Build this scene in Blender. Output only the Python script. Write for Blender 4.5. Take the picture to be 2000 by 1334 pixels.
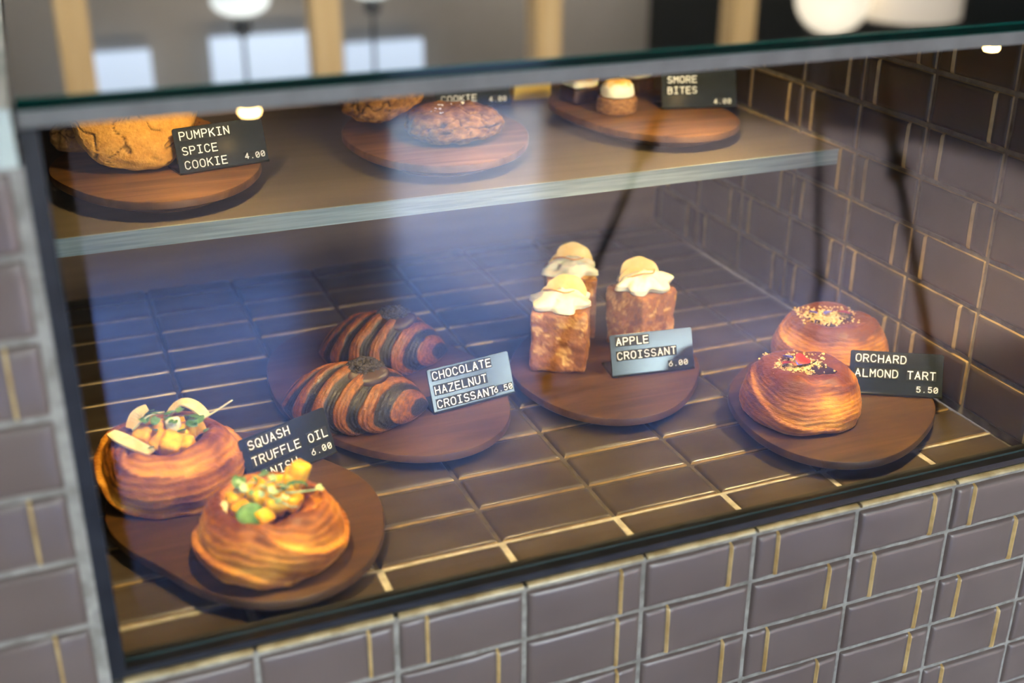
import bpy, math, random
import numpy as np
from mathutils import Matrix, Vector

# ------------------------------------------------------------------ camera, sky, light, exposure
SC = bpy.context.scene
COL = SC.collection
for o in list(bpy.data.objects):
    bpy.data.objects.remove(o)

CAM_R = ((0.92754678, 0.15170922, -0.34152788), (-0.37370293, 0.38084469, -0.84575614), (0.00176007, 0.91210835, 0.40994544))
CAM_C = (0.00689, -0.67912, 1.32737)
cd = bpy.data.cameras.new('camera')
cam = bpy.data.objects.new('camera', cd)
COL.objects.link(cam)
m4 = Matrix(CAM_R).to_4x4()
m4.translation = CAM_C
cam.matrix_world = m4
cd.sensor_width = 36.0
cd.lens = 2318.9 / 2000 * 36.0
cd.clip_start = 0.02
cd.clip_end = 300
cd.dof.use_dof = True
cd.dof.focus_distance = 1.065
cd.dof.aperture_fstop = 2.9
SC.camera = cam

SC.view_settings.view_transform = 'Standard'
SC.view_settings.look = 'None'
SC.view_settings.exposure = 0.0
SC.view_settings.gamma = 1.0
SC.view_settings.use_curve_mapping = False
SC.cycles.use_denoising = True
SC.cycles.max_bounces = 10
SC.cycles.transparent_max_bounces = 16
SC.cycles.sample_clamp_indirect = 6.0
SC.cycles.caustics_reflective = True

SKY = 1.0
w = bpy.data.worlds.new('sky')
SC.world = w
w.use_nodes = True
nt = w.node_tree
nt.nodes.clear()
out = nt.nodes.new('ShaderNodeOutputWorld')
bg = nt.nodes.new('ShaderNodeBackground')
tc = nt.nodes.new('ShaderNodeTexCoord')
sx = nt.nodes.new('ShaderNodeSeparateXYZ')
cr = nt.nodes.new('ShaderNodeValToRGB')
nt.links.new(tc.outputs['Generated'], sx.inputs[0])
nt.links.new(sx.outputs['Z'], cr.inputs[0])
nt.links.new(cr.outputs[0], bg.inputs[0])
nt.links.new(bg.outputs[0], out.inputs[0])
bg.inputs[1].default_value = 42.0 * SKY
els = cr.color_ramp.elements
els[0].position = 0.0; els[0].color = (0.42, 0.44, 0.43, 1)
els[1].position = 1.0; els[1].color = (0.07, 0.09, 0.14, 1)
for pos, c in ((0.27, (0.37, 0.45, 0.47, 1)), (0.355, (0.17, 0.36, 1.0, 1)), (0.44, (0.15, 0.32, 0.95, 1)), (0.53, (0.07, 0.10, 0.18, 1))):
    e = els.new(pos); e.color = c


def area_light(name, loc, rot, sx_, sy_, power, color, spread=None):
    ld = bpy.data.lights.new(name, 'AREA')
    ld.shape = 'RECTANGLE'; ld.size = sx_; ld.size_y = sy_
    ld.energy = power; ld.color = color
    o = bpy.data.objects.new(name, ld)
    o.location = loc; o.rotation_euler = rot
    COL.objects.link(o)
    return o


# daylight portals sit in the shop's street windows (they only guide the sky's light)
WIN = [(-3.9, -0.9, 0.1, 2.6), (-0.15, 1.15, 0.85, 2.1), (1.62, 2.55, 0.08, 2.42), (3.1, 4.8, 1.6, 2.3)]  # the first window is unseen, added to light the front wall
WY = -5.0
for i, (a, b, c, d) in enumerate(WIN):
    o = area_light('window_portal', ((a + b) / 2, WY - 0.02, (c + d) / 2), (0, 0, 0), b - a, d - c, 1, (1, 1, 1))
    o.rotation_euler = (math.radians(90), 0, math.radians(180))
    o.data.cycles.is_portal = True

# ------------------------------------------------------------------ helpers
rng = np.random.default_rng(7)
random.seed(7)
_perm = np.random.default_rng(3).permutation(256)
_perm = np.concatenate([_perm, _perm])
_g3 = np.random.default_rng(4).normal(size=(256, 3))
_g3 /= np.linalg.norm(_g3, axis=1)[:, None]


def perlin(x, y, z):
    x, y, z = np.broadcast_arrays(np.asarray(x, float), np.asarray(y, float), np.asarray(z, float))
    xi, yi, zi = np.floor(x).astype(int), np.floor(y).astype(int), np.floor(z).astype(int)
    xf, yf, zf = x - xi, y - yi, z - zi
    f = lambda t: t * t * t * (t * (t * 6 - 15) + 10)
    u, v, w_ = f(xf), f(yf), f(zf)
    xi &= 255; yi &= 255; zi &= 255
    def g(dx, dy, dz):
        h = _perm[(_perm[(_perm[(xi + dx) & 255] + yi + dy) & 255] + zi + dz) & 255]
        gr = _g3[h]
        return gr[..., 0] * (xf - dx) + gr[..., 1] * (yf - dy) + gr[..., 2] * (zf - dz)
    L = lambda a, b, t: a + (b - a) * t
    return 1.5 * L(L(L(g(0, 0, 0), g(1, 0, 0), u), L(g(0, 1, 0), g(1, 1, 0), u), v),
                   L(L(g(0, 0, 1), g(1, 0, 1), u), L(g(0, 1, 1), g(1, 1, 1), u), v), w_)


def fbm(x, y, z, o=4):
    s = 0; a = 1.0; k = 1.0
    for i in range(o):
        s = s + a * perlin(x * k + 17.3 * i, y * k + 5.1 * i, z * k - 9.7 * i)
        a *= 0.5; k *= 2.03
    return s


def smooth(e0, e1, x):
    t = np.clip((x - e0) / (e1 - e0), 0, 1)
    return t * t * (3 - 2 * t)


def lerp3(a, b, t):
    return np.asarray(a) + (np.asarray(b) - np.asarray(a)) * np.asarray(t)[..., None]


def link(name, me, mats, parent=None, smoothed=True):
    me.name = name
    for m in (mats if isinstance(mats, (list, tuple)) else [mats]):
        me.materials.append(m)
    if smoothed:
        me.polygons.foreach_set('use_smooth', np.ones(len(me.polygons), bool))
    o = bpy.data.objects.new(name, me)
    COL.objects.link(o)
    if parent is not None:
        o.parent = parent
    return o


def mk(name, V, F, mats, parent=None, smoothed=True, fm=None, col=None):
    me = bpy.data.meshes.new(name)
    me.from_pydata([tuple(map(float, v)) for v in V], [], [tuple(map(int, f)) for f in F])
    if fm is not None:
        me.polygons.foreach_set('material_index', np.asarray(fm, np.int32))
    if col is not None:
        at = me.color_attributes.new('tint', 'FLOAT_COLOR', 'POINT')
        c4 = np.ones((len(V), 4), np.float32)
        c4[:, :3] = np.asarray(col).reshape(-1, 3)
        at.data.foreach_set('color', c4.ravel())
    o = link(name, me, mats, parent, smoothed)
    me.update()
    return o


class MB:
    """collects shapes into one mesh"""
    def __init__(s):
        s.V = []; s.F = []; s.M = []
    def add(s, V, F, m=0):
        n = len(s.V)
        s.V.extend([tuple(v) for v in V]); s.F.extend([tuple(i + n for i in f) for f in F]); s.M.extend([m] * len(F))
        return s
    def box(s, a, b, m=0, M=None):
        x0, y0, z0 = a; x1, y1, z1 = b
        V = [(x0, y0, z0), (x1, y0, z0), (x1, y1, z0), (x0, y1, z0), (x0, y0, z1), (x1, y0, z1), (x1, y1, z1), (x0, y1, z1)]
        if M is not None:
            V = [tuple(M @ Vector(v)) for v in V]
        return s.add(V, [(0, 3, 2, 1), (4, 5, 6, 7), (0, 1, 5, 4), (1, 2, 6, 5), (2, 3, 7, 6), (3, 0, 4, 7)], m)
    def tube(s, P, r, n=8, m=0, cap=True):
        P = [Vector(p) for p in P]
        rr = r if isinstance(r, (list, tuple)) else [r] * len(P)
        V = []; F = []
        prev = None
        for i, p in enumerate(P):
            t = (P[min(i + 1, len(P) - 1)] - P[max(i - 1, 0)]).normalized()
            if prev is None:
                a = t.orthogonal().normalized()
            else:
                a = (prev - t * prev.dot(t))
                a = a.normalized() if a.length > 1e-6 else t.orthogonal().normalized()
            prev = a
            b = t.cross(a)
            for k in range(n):
                q = 2 * math.pi * k / n
                V.append(p + (a * math.cos(q) + b * math.sin(q)) * rr[i])
        for i in range(len(P) - 1):
            for k in range(n):
                F.append((i * n + k, i * n + (k + 1) % n, (i + 1) * n + (k + 1) % n, (i + 1) * n + k))
        if cap:
            F.append(tuple(range(n - 1, -1, -1))); F.append(tuple((len(P) - 1) * n + k for k in range(n)))
        return s.add(V, F, m)
    def lathe(s, prof, n=32, m=0, c=(0, 0, 0)):
        V = []; F = []
        for (r, z) in prof:
            for k in range(n):
                q = 2 * math.pi * k / n
                V.append((c[0] + r * math.cos(q), c[1] + r * math.sin(q), c[2] + z))
        for i in range(len(prof) - 1):
            for k in range(n):
                F.append((i * n + k, i * n + (k + 1) % n, (i + 1) * n + (k + 1) % n, (i + 1) * n + k))
        F.append(tuple(range(n - 1, -1, -1))); F.append(tuple((len(prof) - 1) * n + k for k in range(n)))
        return s.add(V, F, m)
    def build(s, name, mats, parent=None, smoothed=False):
        return mk(name, s.V, s.F, mats, parent, smoothed, s.M)


def grid_closed_u(X, name, mats, parent=None, col=None, smoothed=True):
    """X: (nv, nu, 3) rings, closed in u, first and last ring are capped with a centre vertex"""
    nv, nu, _ = X.shape
    V = X.reshape(-1, 3)
    F = []
    for i in range(nv - 1):
        a = np.arange(nu); b = (a + 1) % nu
        F.extend(zip(i * nu + a, i * nu + b, (i + 1) * nu + b, (i + 1) * nu + a))
    c0 = X[0].mean(0); c1 = X[-1].mean(0)
    V = np.vstack([V, c0, c1])
    n = nv * nu
    F.extend([(n, (k + 1) % nu, k) for k in range(nu)])
    F.extend([(n + 1, (nv - 1) * nu + k, (nv - 1) * nu + (k + 1) % nu) for k in range(nu)])
    if col is not None:
        C = col.reshape(-1, 3)
        col = np.vstack([C, col[0].mean(0), col[-1].mean(0)])
    return mk(name, V, F, mats, parent, smoothed, None, col)


def tag(o, label, cat=None, group=None, kind=None):
    if label: o['label'] = label
    if cat: o['category'] = cat
    if group: o['group'] = group
    if kind: o['kind'] = kind
    return o


def thing(name, label, cat, loc=(0, 0, 0), rz=0.0, group=None):
    o = bpy.data.objects.new(name, None)
    COL.objects.link(o)
    o.location = loc; o.rotation_euler = (0, 0, rz); o.empty_display_size = 0.02
    return tag(o, label, cat, group)


def struct(o):
    o['kind'] = 'structure'
    return o


# ------------------------------------------------------------------ materials
def mat(name, color=(0.5, 0.5, 0.5), rough=0.5, metal=0.0, spec=0.5, coat=0.0, sss=0.0, emit=None, es=0.0, coat_rough=0.1, ior=1.5):
    m = bpy.data.materials.new(name); m.use_nodes = True
    b = m.node_tree.nodes['Principled BSDF']
    b.inputs['Base Color'].default_value = (*color, 1)
    b.inputs['Roughness'].default_value = rough
    b.inputs['Metallic'].default_value = metal
    b.inputs['IOR'].default_value = ior
    b.inputs['Specular IOR Level'].default_value = spec
    b.inputs['Coat Weight'].default_value = coat
    b.inputs['Coat Roughness'].default_value = coat_rough
    if sss:
        b.inputs['Subsurface Weight'].default_value = sss
        b.inputs['Subsurface Scale'].default_value = 0.004
        b.inputs['Subsurface Radius'].default_value = (1.0, 0.5, 0.25)
    if emit:
        b.inputs['Emission Color'].default_value = (*emit, 1)
        b.inputs['Emission Strength'].default_value = es
    return m


def nodes(m):
    return m.node_tree.nodes, m.node_tree.links, m.node_tree.nodes['Principled BSDF']


def noisy(m, c0, c1, scale=(8, 8, 8), detail=5, lo=0.35, hi=0.65, bump=0.0, bscale=None, rough=None, dist=0.0):
    """procedural colour variation in object space, with an optional bump"""
    N, L, b = nodes(m)
    t = N.new('ShaderNodeTexCoord'); mp = N.new('ShaderNodeMapping'); no = N.new('ShaderNodeTexNoise'); r = N.new('ShaderNodeValToRGB')
    mp.inputs['Scale'].default_value = scale
    no.inputs['Detail'].default_value = detail; no.inputs['Scale'].default_value = 1.0; no.inputs['Distortion'].default_value = dist
    L.new(t.outputs['Object'], mp.inputs[0]); L.new(mp.outputs[0], no.inputs['Vector']); L.new(no.outputs['Fac'], r.inputs[0])
    r.color_ramp.elements[0].position = lo; r.color_ramp.elements[0].color = (*c0, 1)
    r.color_ramp.elements[1].position = hi; r.color_ramp.elements[1].color = (*c1, 1)
    L.new(r.outputs[0], b.inputs['Base Color'])
    if rough:
        mr = N.new('ShaderNodeMapRange'); mr.inputs['To Min'].default_value = rough[0]; mr.inputs['To Max'].default_value = rough[1]
        L.new(no.outputs['Fac'], mr.inputs['Value']); L.new(mr.outputs[0], b.inputs['Roughness'])
    if bump:
        n2 = N.new('ShaderNodeTexNoise'); n2.inputs['Detail'].default_value = 4; n2.inputs['Scale'].default_value = 1.0
        m2 = N.new('ShaderNodeMapping'); m2.inputs['Scale'].default_value = bscale or scale
        L.new(t.outputs['Object'], m2.inputs[0]); L.new(m2.outputs[0], n2.inputs['Vector'])
        bp = N.new('ShaderNodeBump'); bp.inputs['Strength'].default_value = 0.6; bp.inputs['Distance'].default_value = bump
        L.new(n2.outputs['Fac'], bp.inputs['Height']); L.new(bp.outputs[0], b.inputs['Normal'])
    return m


def tinted(m, bump=0.0, bscale=(300, 300, 300), var=0.25, vscale=120):
    """base colour from the 'tint' attribute with fine procedural variation"""
    N, L, b = nodes(m)
    a = N.new('ShaderNodeAttribute'); a.attribute_name = 'tint'
    t = N.new('ShaderNodeTexCoord'); no = N.new('ShaderNodeTexNoise'); no.inputs['Scale'].default_value = vscale; no.inputs['Detail'].default_value = 4
    mr = N.new('ShaderNodeMapRange'); mr.inputs['To Min'].default_value = 1 - var; mr.inputs['To Max'].default_value = 1 + var
    mx = N.new('ShaderNodeVectorMath'); mx.operation = 'SCALE'
    L.new(t.outputs['Object'], no.inputs['Vector']); L.new(no.outputs['Fac'], mr.inputs['Value'])
    L.new(a.outputs['Color'], mx.inputs[0]); L.new(mr.outputs[0], mx.inputs['Scale']); L.new(mx.outputs[0], b.inputs['Base Color'])
    if bump:
        n2 = N.new('ShaderNodeTexNoise'); n2.inputs['Scale'].default_value = 1; n2.inputs['Detail'].default_value = 5
        mp = N.new('ShaderNodeMapping'); mp.inputs['Scale'].default_value = bscale
        L.new(t.outputs['Object'], mp.inputs[0]); L.new(mp.outputs[0], n2.inputs['Vector'])
        bp = N.new('ShaderNodeBump'); bp.inputs['Strength'].default_value = 0.7; bp.inputs['Distance'].default_value = bump
        L.new(n2.outputs['Fac'], bp.inputs['Height']); L.new(bp.outputs[0], b.inputs['Normal'])
    return m


def glass_sheet(name, tint=(0.97, 0.985, 0.98), r0=0.045):
    """clear pane: Fresnel-weighted mirror over straight transmission, the same from either face"""
    m = bpy.data.materials.new(name); m.use_nodes = True
    N, L = m.node_tree.nodes, m.node_tree.links
    N.clear()
    o = N.new('ShaderNodeOutputMaterial'); mx = N.new('ShaderNodeMixShader'); tr = N.new('ShaderNodeBsdfTransparent'); gl = N.new('ShaderNodeBsdfGlossy')
    tr.inputs[0].default_value = (*tint, 1); gl.inputs['Roughness'].default_value = 0.0; gl.inputs['Color'].default_value = (1, 1, 1, 1)
    ge = N.new('ShaderNodeNewGeometry'); d = N.new('ShaderNodeVectorMath'); d.operation = 'DOT_PRODUCT'
    L.new(ge.outputs['Incoming'], d.inputs[0]); L.new(ge.outputs['Normal'], d.inputs[1])
    ab = N.new('ShaderNodeMath'); ab.operation = 'ABSOLUTE'; L.new(d.outputs['Value'], ab.inputs[0])
    su = N.new('ShaderNodeMath'); su.operation = 'SUBTRACT'; su.inputs[0].default_value = 1.0; L.new(ab.outputs[0], su.inputs[1])
    pw = N.new('ShaderNodeMath'); pw.operation = 'POWER'; pw.inputs[1].default_value = 5.0; L.new(su.outputs[0], pw.inputs[0])
    ma = N.new('ShaderNodeMath'); ma.operation = 'MULTIPLY_ADD'; ma.inputs[1].default_value = 1 - r0; ma.inputs[2].default_value = r0
    L.new(pw.outputs[0], ma.inputs[0]); L.new(ma.outputs[0], mx.inputs[0])
    L.new(tr.outputs[0], mx.inputs[1]); L.new(gl.outputs[0], mx.inputs[2]); L.new(mx.outputs[0], o.inputs[0])
    return m


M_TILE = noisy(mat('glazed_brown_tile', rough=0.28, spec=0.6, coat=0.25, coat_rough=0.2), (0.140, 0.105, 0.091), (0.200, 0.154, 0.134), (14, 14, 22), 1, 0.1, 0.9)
M_TILE_SHADED = noisy(mat('glazed_tile_shaded_copy', rough=0.3, spec=0.5), (0.036, 0.026, 0.021), (0.058, 0.043, 0.035), (14, 14, 22), 1, 0.1, 0.9)  # darker copy of the wall tile, the inner wall's shade put into its colour
M_FRIM = noisy(mat('worn_floor_tile_edge', rough=0.3, spec=0.6), (0.16, 0.105, 0.045), (0.30, 0.21, 0.10), (60, 60, 60))
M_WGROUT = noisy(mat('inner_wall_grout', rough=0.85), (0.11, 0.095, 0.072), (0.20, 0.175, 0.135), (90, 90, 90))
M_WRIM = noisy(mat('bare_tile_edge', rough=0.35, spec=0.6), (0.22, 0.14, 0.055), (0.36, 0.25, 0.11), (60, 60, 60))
M_RIM = noisy(mat('bare_golden_tile_edge', rough=0.35, spec=0.6), (0.55, 0.34, 0.11), (0.80, 0.56, 0.24), (60, 60, 60))
M_GROUT = noisy(mat('grey_grout', rough=0.9), (0.24, 0.225, 0.20), (0.40, 0.38, 0.345), (90, 90, 90), bump=0.0008, bscale=(400, 400, 400))
M_FTILE = noisy(mat('glazed_floor_tile', rough=0.3, spec=0.5), (0.036, 0.026, 0.018), (0.064, 0.049, 0.036), (18, 30, 20), 3, 0.3, 0.7, 0.0004, (30, 30, 30))
M_FGROUT = noisy(mat('brown_grout', rough=0.85), (0.034, 0.025, 0.016), (0.070, 0.055, 0.036), (90, 90, 90), bump=0.0006, bscale=(400, 400, 400))
M_BLACK = noisy(mat('black_steel', rough=0.35, spec=0.5), (0.012, 0.013, 0.016), (0.022, 0.024, 0.03), (40, 40, 40))
M_LIP = noisy(mat('grey_painted_metal', rough=0.45), (0.13, 0.13, 0.125), (0.18, 0.18, 0.175), (40, 40, 40))
M_TOP = mat('polished_dark_glass', (0.006, 0.010, 0.010), rough=0.02, spec=0.5, ior=1.52)
M_TEDGE = mat('dark_green_glass_edge', (0.001, 0.012, 0.010), rough=0.08, spec=0.5)
M_GLINE = mat('green_glass_arris', (0.0, 0.10, 0.075), rough=0.15)
M_GLASS = glass_sheet('clear_glass')
M_SHELF = noisy(mat('brown_grey_shelf_laminate', rough=0.3, spec=0.45), (0.10, 0.080, 0.058), (0.135, 0.108, 0.080), (6, 60, 30), 5, 0.3, 0.7)
M_SEDGE = noisy(mat('grey_wood_shelf_edge', rough=0.5), (0.20, 0.25, 0.26), (0.32, 0.38, 0.39), (14, 200, 400), 6, 0.35, 0.7, 0.0004, (60, 300, 900))
M_BACK = noisy(mat('brown_wood_back_panel', rough=0.5), (0.13, 0.062, 0.025), (0.23, 0.12, 0.05), (3, 20, 30), 5)
M_STONE = noisy(mat('pale_stone_counter', rough=0.15), (0.50, 0.60, 0.56), (0.80, 0.85, 0.79), (14, 14, 14), 6, 0.35, 0.65)
M_CARD = mat('satin_black_card', (0.018, 0.021, 0.019), rough=0.12, spec=0.9)
M_LTILE = mat('matte_black_letter_tile', (0.020, 0.023, 0.023), rough=0.55, spec=0.2)
M_LETTER = mat('white_lettering', (0.85, 0.86, 0.86), rough=0.5)


def wood_board(name, a, b, ang):
    m = mat(name, rough=0.42, spec=0.25)
    N, L, bs = nodes(m)
    t = N.new('ShaderNodeTexCoord'); mp = N.new('ShaderNodeMapping'); mp.inputs['Rotation'].default_value = (0, 0, ang); mp.inputs['Scale'].default_value = (9, 75, 40)
    no = N.new('ShaderNodeTexNoise'); no.inputs['Scale'].default_value = 1; no.inputs['Detail'].default_value = 6; no.inputs['Distortion'].default_value = 0.6
    n2 = N.new('ShaderNodeTexNoise'); n2.inputs['Scale'].default_value = 14; n2.inputs['Detail'].default_value = 3
    ad = N.new('ShaderNodeMath'); ad.operation = 'MULTIPLY_ADD'; ad.inputs[1].default_value = 0.45
    L.new(t.outputs['Object'], mp.inputs[0]); L.new(mp.outputs[0], no.inputs['Vector']); L.new(t.outputs['Object'], n2.inputs['Vector'])
    L.new(n2.outputs['Fac'], ad.inputs[0]); L.new(no.outputs['Fac'], ad.inputs[2])
    r = N.new('ShaderNodeValToRGB'); L.new(ad.outputs[0], r.inputs[0])
    e = r.color_ramp.elements
    e[0].position = 0.5; e[0].color = (*a, 1); e[1].position = 0.95; e[1].color = (*b, 1)
    L.new(r.outputs[0], bs.inputs['Base Color'])
    bp = N.new('ShaderNodeBump'); bp.inputs['Strength'].default_value = 0.25; bp.inputs['Distance'].default_value = 0.0006
    L.new(no.outputs['Fac'], bp.inputs['Height']); L.new(bp.outputs[0], bs.inputs['Normal'])
    return m


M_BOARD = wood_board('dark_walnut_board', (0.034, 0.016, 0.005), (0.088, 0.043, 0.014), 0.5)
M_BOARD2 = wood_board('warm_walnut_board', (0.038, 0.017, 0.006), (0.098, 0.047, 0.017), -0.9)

M_PASTRY = tinted(mat('baked_pastry', rough=0.45, spec=0.25, coat=0.06, coat_rough=0.3), 0.0012, (260, 260, 900), 0.3, 160)
M_CROIS = tinted(mat('striped_croissant_crust', rough=0.38, spec=0.5, coat=0.15, coat_rough=0.2), 0.0014, (650, 650, 650), 0.35, 420)
M_CUBE = tinted(mat('cube_croissant_crust', rough=0.5, spec=0.35), 0.001, (350, 350, 350), 0.3, 260)
M_COOKIE = tinted(mat('cookie_crust', rough=0.75, spec=0.25), 0.0016, (420, 420, 420), 0.3, 300)
M_SQUASH = noisy(mat('roasted_squash', rough=0.35, spec=0.35, sss=0.1), (0.74, 0.30, 0.003), (0.92, 0.54, 0.010), (120, 120, 120))
M_CHEESE = noisy(mat('pale_cheese_shaving', rough=0.45, sss=0.2), (0.72, 0.52, 0.24), (0.88, 0.74, 0.45), (90, 90, 90))
M_WHITECH = noisy(mat('white_cheese_cube', rough=0.5, sss=0.2), (0.78, 0.72, 0.52), (0.9, 0.86, 0.72), (90, 90, 90))
M_GREEN = noisy(mat('green_leaf', rough=0.45, sss=0.1), (0.05, 0.15, 0.025), (0.16, 0.33, 0.08), (160, 160, 160))
M_LGREEN = noisy(mat('pale_green_sprout', rough=0.45, sss=0.15), (0.28, 0.45, 0.16), (0.48, 0.62, 0.34), (160, 160, 160))
M_STEM = mat('cream_stem', (0.62, 0.60, 0.36), rough=0.4, sss=0.15)
M_CREAM = noisy(mat('whipped_cream', rough=0.35, sss=0.3), (0.60, 0.585, 0.50), (0.72, 0.71, 0.63), (60, 60, 60), bump=0.0006, bscale=(180, 180, 180))
M_CARAMEL = mat('caramel_drizzle', (0.50, 0.24, 0.07), rough=0.25, sss=0.1)
M_APPLE = noisy(mat('apple_slice_flesh', rough=0.3, sss=0.3), (0.66, 0.44, 0.15), (0.76, 0.58, 0.27), (60, 60, 60))
M_ASKIN = mat('yellow_apple_skin', (0.78, 0.50, 0.08), rough=0.3)
M_HAZEL = noisy(mat('chocolate_hazelnut_cream', rough=0.4), (0.028, 0.014, 0.010), (0.055, 0.028, 0.020), (90, 90, 90))
M_CRUMB = noisy(mat('dark_chocolate_crumb', rough=0.75), (0.012, 0.009, 0.009), (0.05, 0.042, 0.042), (600, 600, 600), bump=0.001, bscale=(900, 900, 900))
M_CHOC = noisy(mat('dark_chocolate_glaze', rough=0.2, coat=0.4), (0.022, 0.010, 0.006), (0.05, 0.022, 0.010), (80, 80, 80))
M_ALMOND = noisy(mat('golden_almond_crumb', rough=0.6), (0.52, 0.30, 0.07), (0.82, 0.62, 0.28), (300, 300, 300))
M_RED = mat('red_petal', (0.42, 0.022, 0.012), rough=0.45)
M_BLUE = mat('violet_blue_petal', (0.10, 0.10, 0.55), rough=0.5)
M_ORANGE = mat('orange_petal', (0.75, 0.16, 0.02), rough=0.5)
M_MALLOW = tinted(mat('toasted_marshmallow', rough=0.45, sss=0.3), 0.0, var=0.08)
M_BISCUIT = tinted(mat('biscuit_crumb', rough=0.8), 0.0016, (500, 500, 500), 0.4, 350)
M_BROWNIE = noisy(mat('dark_brownie', rough=0.6), (0.030, 0.012, 0.008), (0.07, 0.03, 0.02), (160, 160, 160), bump=0.001, bscale=(400, 400, 400))
M_SALT = mat('salt_flake', (0.85, 0.82, 0.76), rough=0.2, sss=0.2)
M_YELLOW = mat('yellow_paper', (0.85, 0.62, 0.16), rough=0.5)

# ------------------------------------------------------------------ tiled walls and floor of the case
PW, PH, GAP = 0.1, 0.05, 0.0034


def tiles(name, cells, origin, U, Vv, Nn, mats, clip=None, ridge=True, seed=1, back=None, rims=True):
    """hand-made tiles on a plane: each has soft rims, most have one raised fold with a bare golden step"""
    r = random.Random(seed)
    O, U, Vv, Nn = map(np.array, (origin, U, Vv, Nn))
    VV = []; FF = []; MM = []
    n0 = 0
    for (i, j) in cells:
        x0, x1 = i * PW + GAP / 2, (i + 1) * PW - GAP / 2
        y0, y1 = j * PH + GAP / 2, (j + 1) * PH - GAP / 2
        side = ridge(i, j, r) if callable(ridge) else None
        if name == 'wall_front' and j == -1 and i >= -3:
            y1 -= 0.0040
        if clip:
            cx0, cx1, cy0, cy1 = clip
            x0, x1, y0, y1 = max(x0, cx0), min(x1, cx1), max(y0, cy0), min(y1, cy1)
            if x1 - x0 < 0.008 or y1 - y0 < 0.008:
                continue
        W, H = x1 - x0, y1 - y0
        xs = [0, 0.0010, 0.0024, 0.0050]
        hs = {}
        d0 = 0.0042 + r.uniform(-0.0004, 0.0004)
        if side and W > 0.08:
            xr = W * (0.79 if side > 0 else 0.215) + r.uniform(-0.002, 0.002)
            k = [xr - 0.016, xr - 0.009, xr - 0.004, xr - 0.0008, xr, xr + 0.0012, xr + 0.005, xr + 0.012]
            xs += [q for q in k if 0.006 < q < W - 0.006]
            prof = lambda q: np.interp(q, [0, xr - 0.022, xr - 0.012, xr - 0.004, xr - 0.0008, xr, xr + 0.0012, xr + 0.006, W], [d0, d0, d0 - 0.0005, d0 - 0.0012, d0 - 0.0014, d0 + 0.0010, d0 + 0.0014, d0 + 0.0006, d0])
        else:
            xr = None
            prof = lambda q: q * 0 + d0
        xs += list(np.linspace(0.012, W - 0.012, 6)) + [W - 0.005, W - 0.0024, W - 0.0010, W]
        xs = np.unique(np.round(xs, 6))
        ys = np.unique(np.round([0, 0.001, 0.0024, 0.005, H * 0.35, H * 0.65, H - 0.005, H - 0.0024, H - 0.001, H], 6))
        gx, gy = np.meshgrid(xs, ys)
        edge = np.minimum(np.minimum(gx, W - gx), np.minimum(gy, H - gy))
        rim = np.interp(edge, [0, 0.001, 0.0024, 0.005], [0.12, 0.62, 0.92, 1.0])
        d = prof(gx) * rim
        ox, oy = x0 + gx, y0 + gy
        d = d + rim * 0.00045 * perlin(ox * 40 + seed, oy * 40, seed * 3.3) + rim * (gx / W - 0.5) * r.uniform(-0.0007, 0.0007) + rim * (gy / H - 0.5) * r.uniform(-0.0006, 0.0006)
        ox = ox + 0.0005 * perlin(oy * 60, ox * 20, seed) * (edge < 0.003)
        oy = oy + 0.0005 * perlin(ox * 60, oy * 20, seed + 9) * (edge < 0.003)
        P = O + ox[..., None] * U + oy[..., None] * Vv + d[..., None] * Nn
        ny, nx = gx.shape
        VV.append(P.reshape(-1, 3))
        for b in range(ny - 1):
            for a in range(nx - 1):
                FF.append((n0 + b * nx + a, n0 + b * nx + a + 1, n0 + (b + 1) * nx + a + 1, n0 + (b + 1) * nx + a))
                gold = 0
                if xr is not None and xs[a] >= xr - 0.0010 and xs[a + 1] <= xr + 0.0013:
                    gold = 1
                if rims == 'front':
                    gold = 1 if b == 0 or b == ny - 2 else gold
                elif rims and (a == 0 or b == 0 or a == nx - 2 or b == ny - 2):
                    gold = 1
                MM.append(gold)
        n0 += nx * ny
    VV = np.vstack(VV)
    # backing with the grout face
    for (a, b, c, e, th) in back:
        bx = [(a, c, -th), (b, c, -th), (b, e, -th), (a, e, -th), (a, c, 0.0009), (b, c, 0.0009), (b, e, 0.0009), (a, e, 0.0009)]
        Q = np.array([O + q[0] * U + q[1] * Vv + q[2] * Nn for q in bx])
        VV = np.vstack([VV, Q])
        for f in ((3, 2, 1, 0), (4, 5, 6, 7), (0, 1, 5, 4), (1, 2, 6, 5), (2, 3, 7, 6), (3, 0, 4, 7)):
            FF.append(tuple(n0 + q for q in f)); MM.append(2)
        n0 += 8
    o = mk(name, VV, FF, mats, None, True, MM)
    for pl in o.data.polygons:
        if pl.material_index == 2:
            pl.use_smooth = False
    return o


FX0, FZ0 = 0.2896, 0.800
XR = 0.7821                       # inner face of the case's right wall
# ridge pattern read off the photograph where it shows, alternating elsewhere
RID = {(0, 1): 1, (1, 1): 1, (2, 1): -1, (3, 1): 1, (4, 1): -1, (-1, 1): -1, (-2, 1): 1,
       (0, 2): 1, (1, 2): -1, (2, 2): 1, (3, 2): -1, (4, 2): 1, (-1, 2): 1,
       (0, 3): 1, (1, 3): 1, (2, 3): -1, (3, 3): 1, (4, 3): -1, (1, 4): -1, (2, 4): 1, (3, 4): 1}


def ridge_front(i, j, r):
    k = (i, -j)
    if k in RID: return RID[k]
    if i <= -4: return 1 if (j % 2 == 0) else None
    return r.choice((1, -1))


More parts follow.
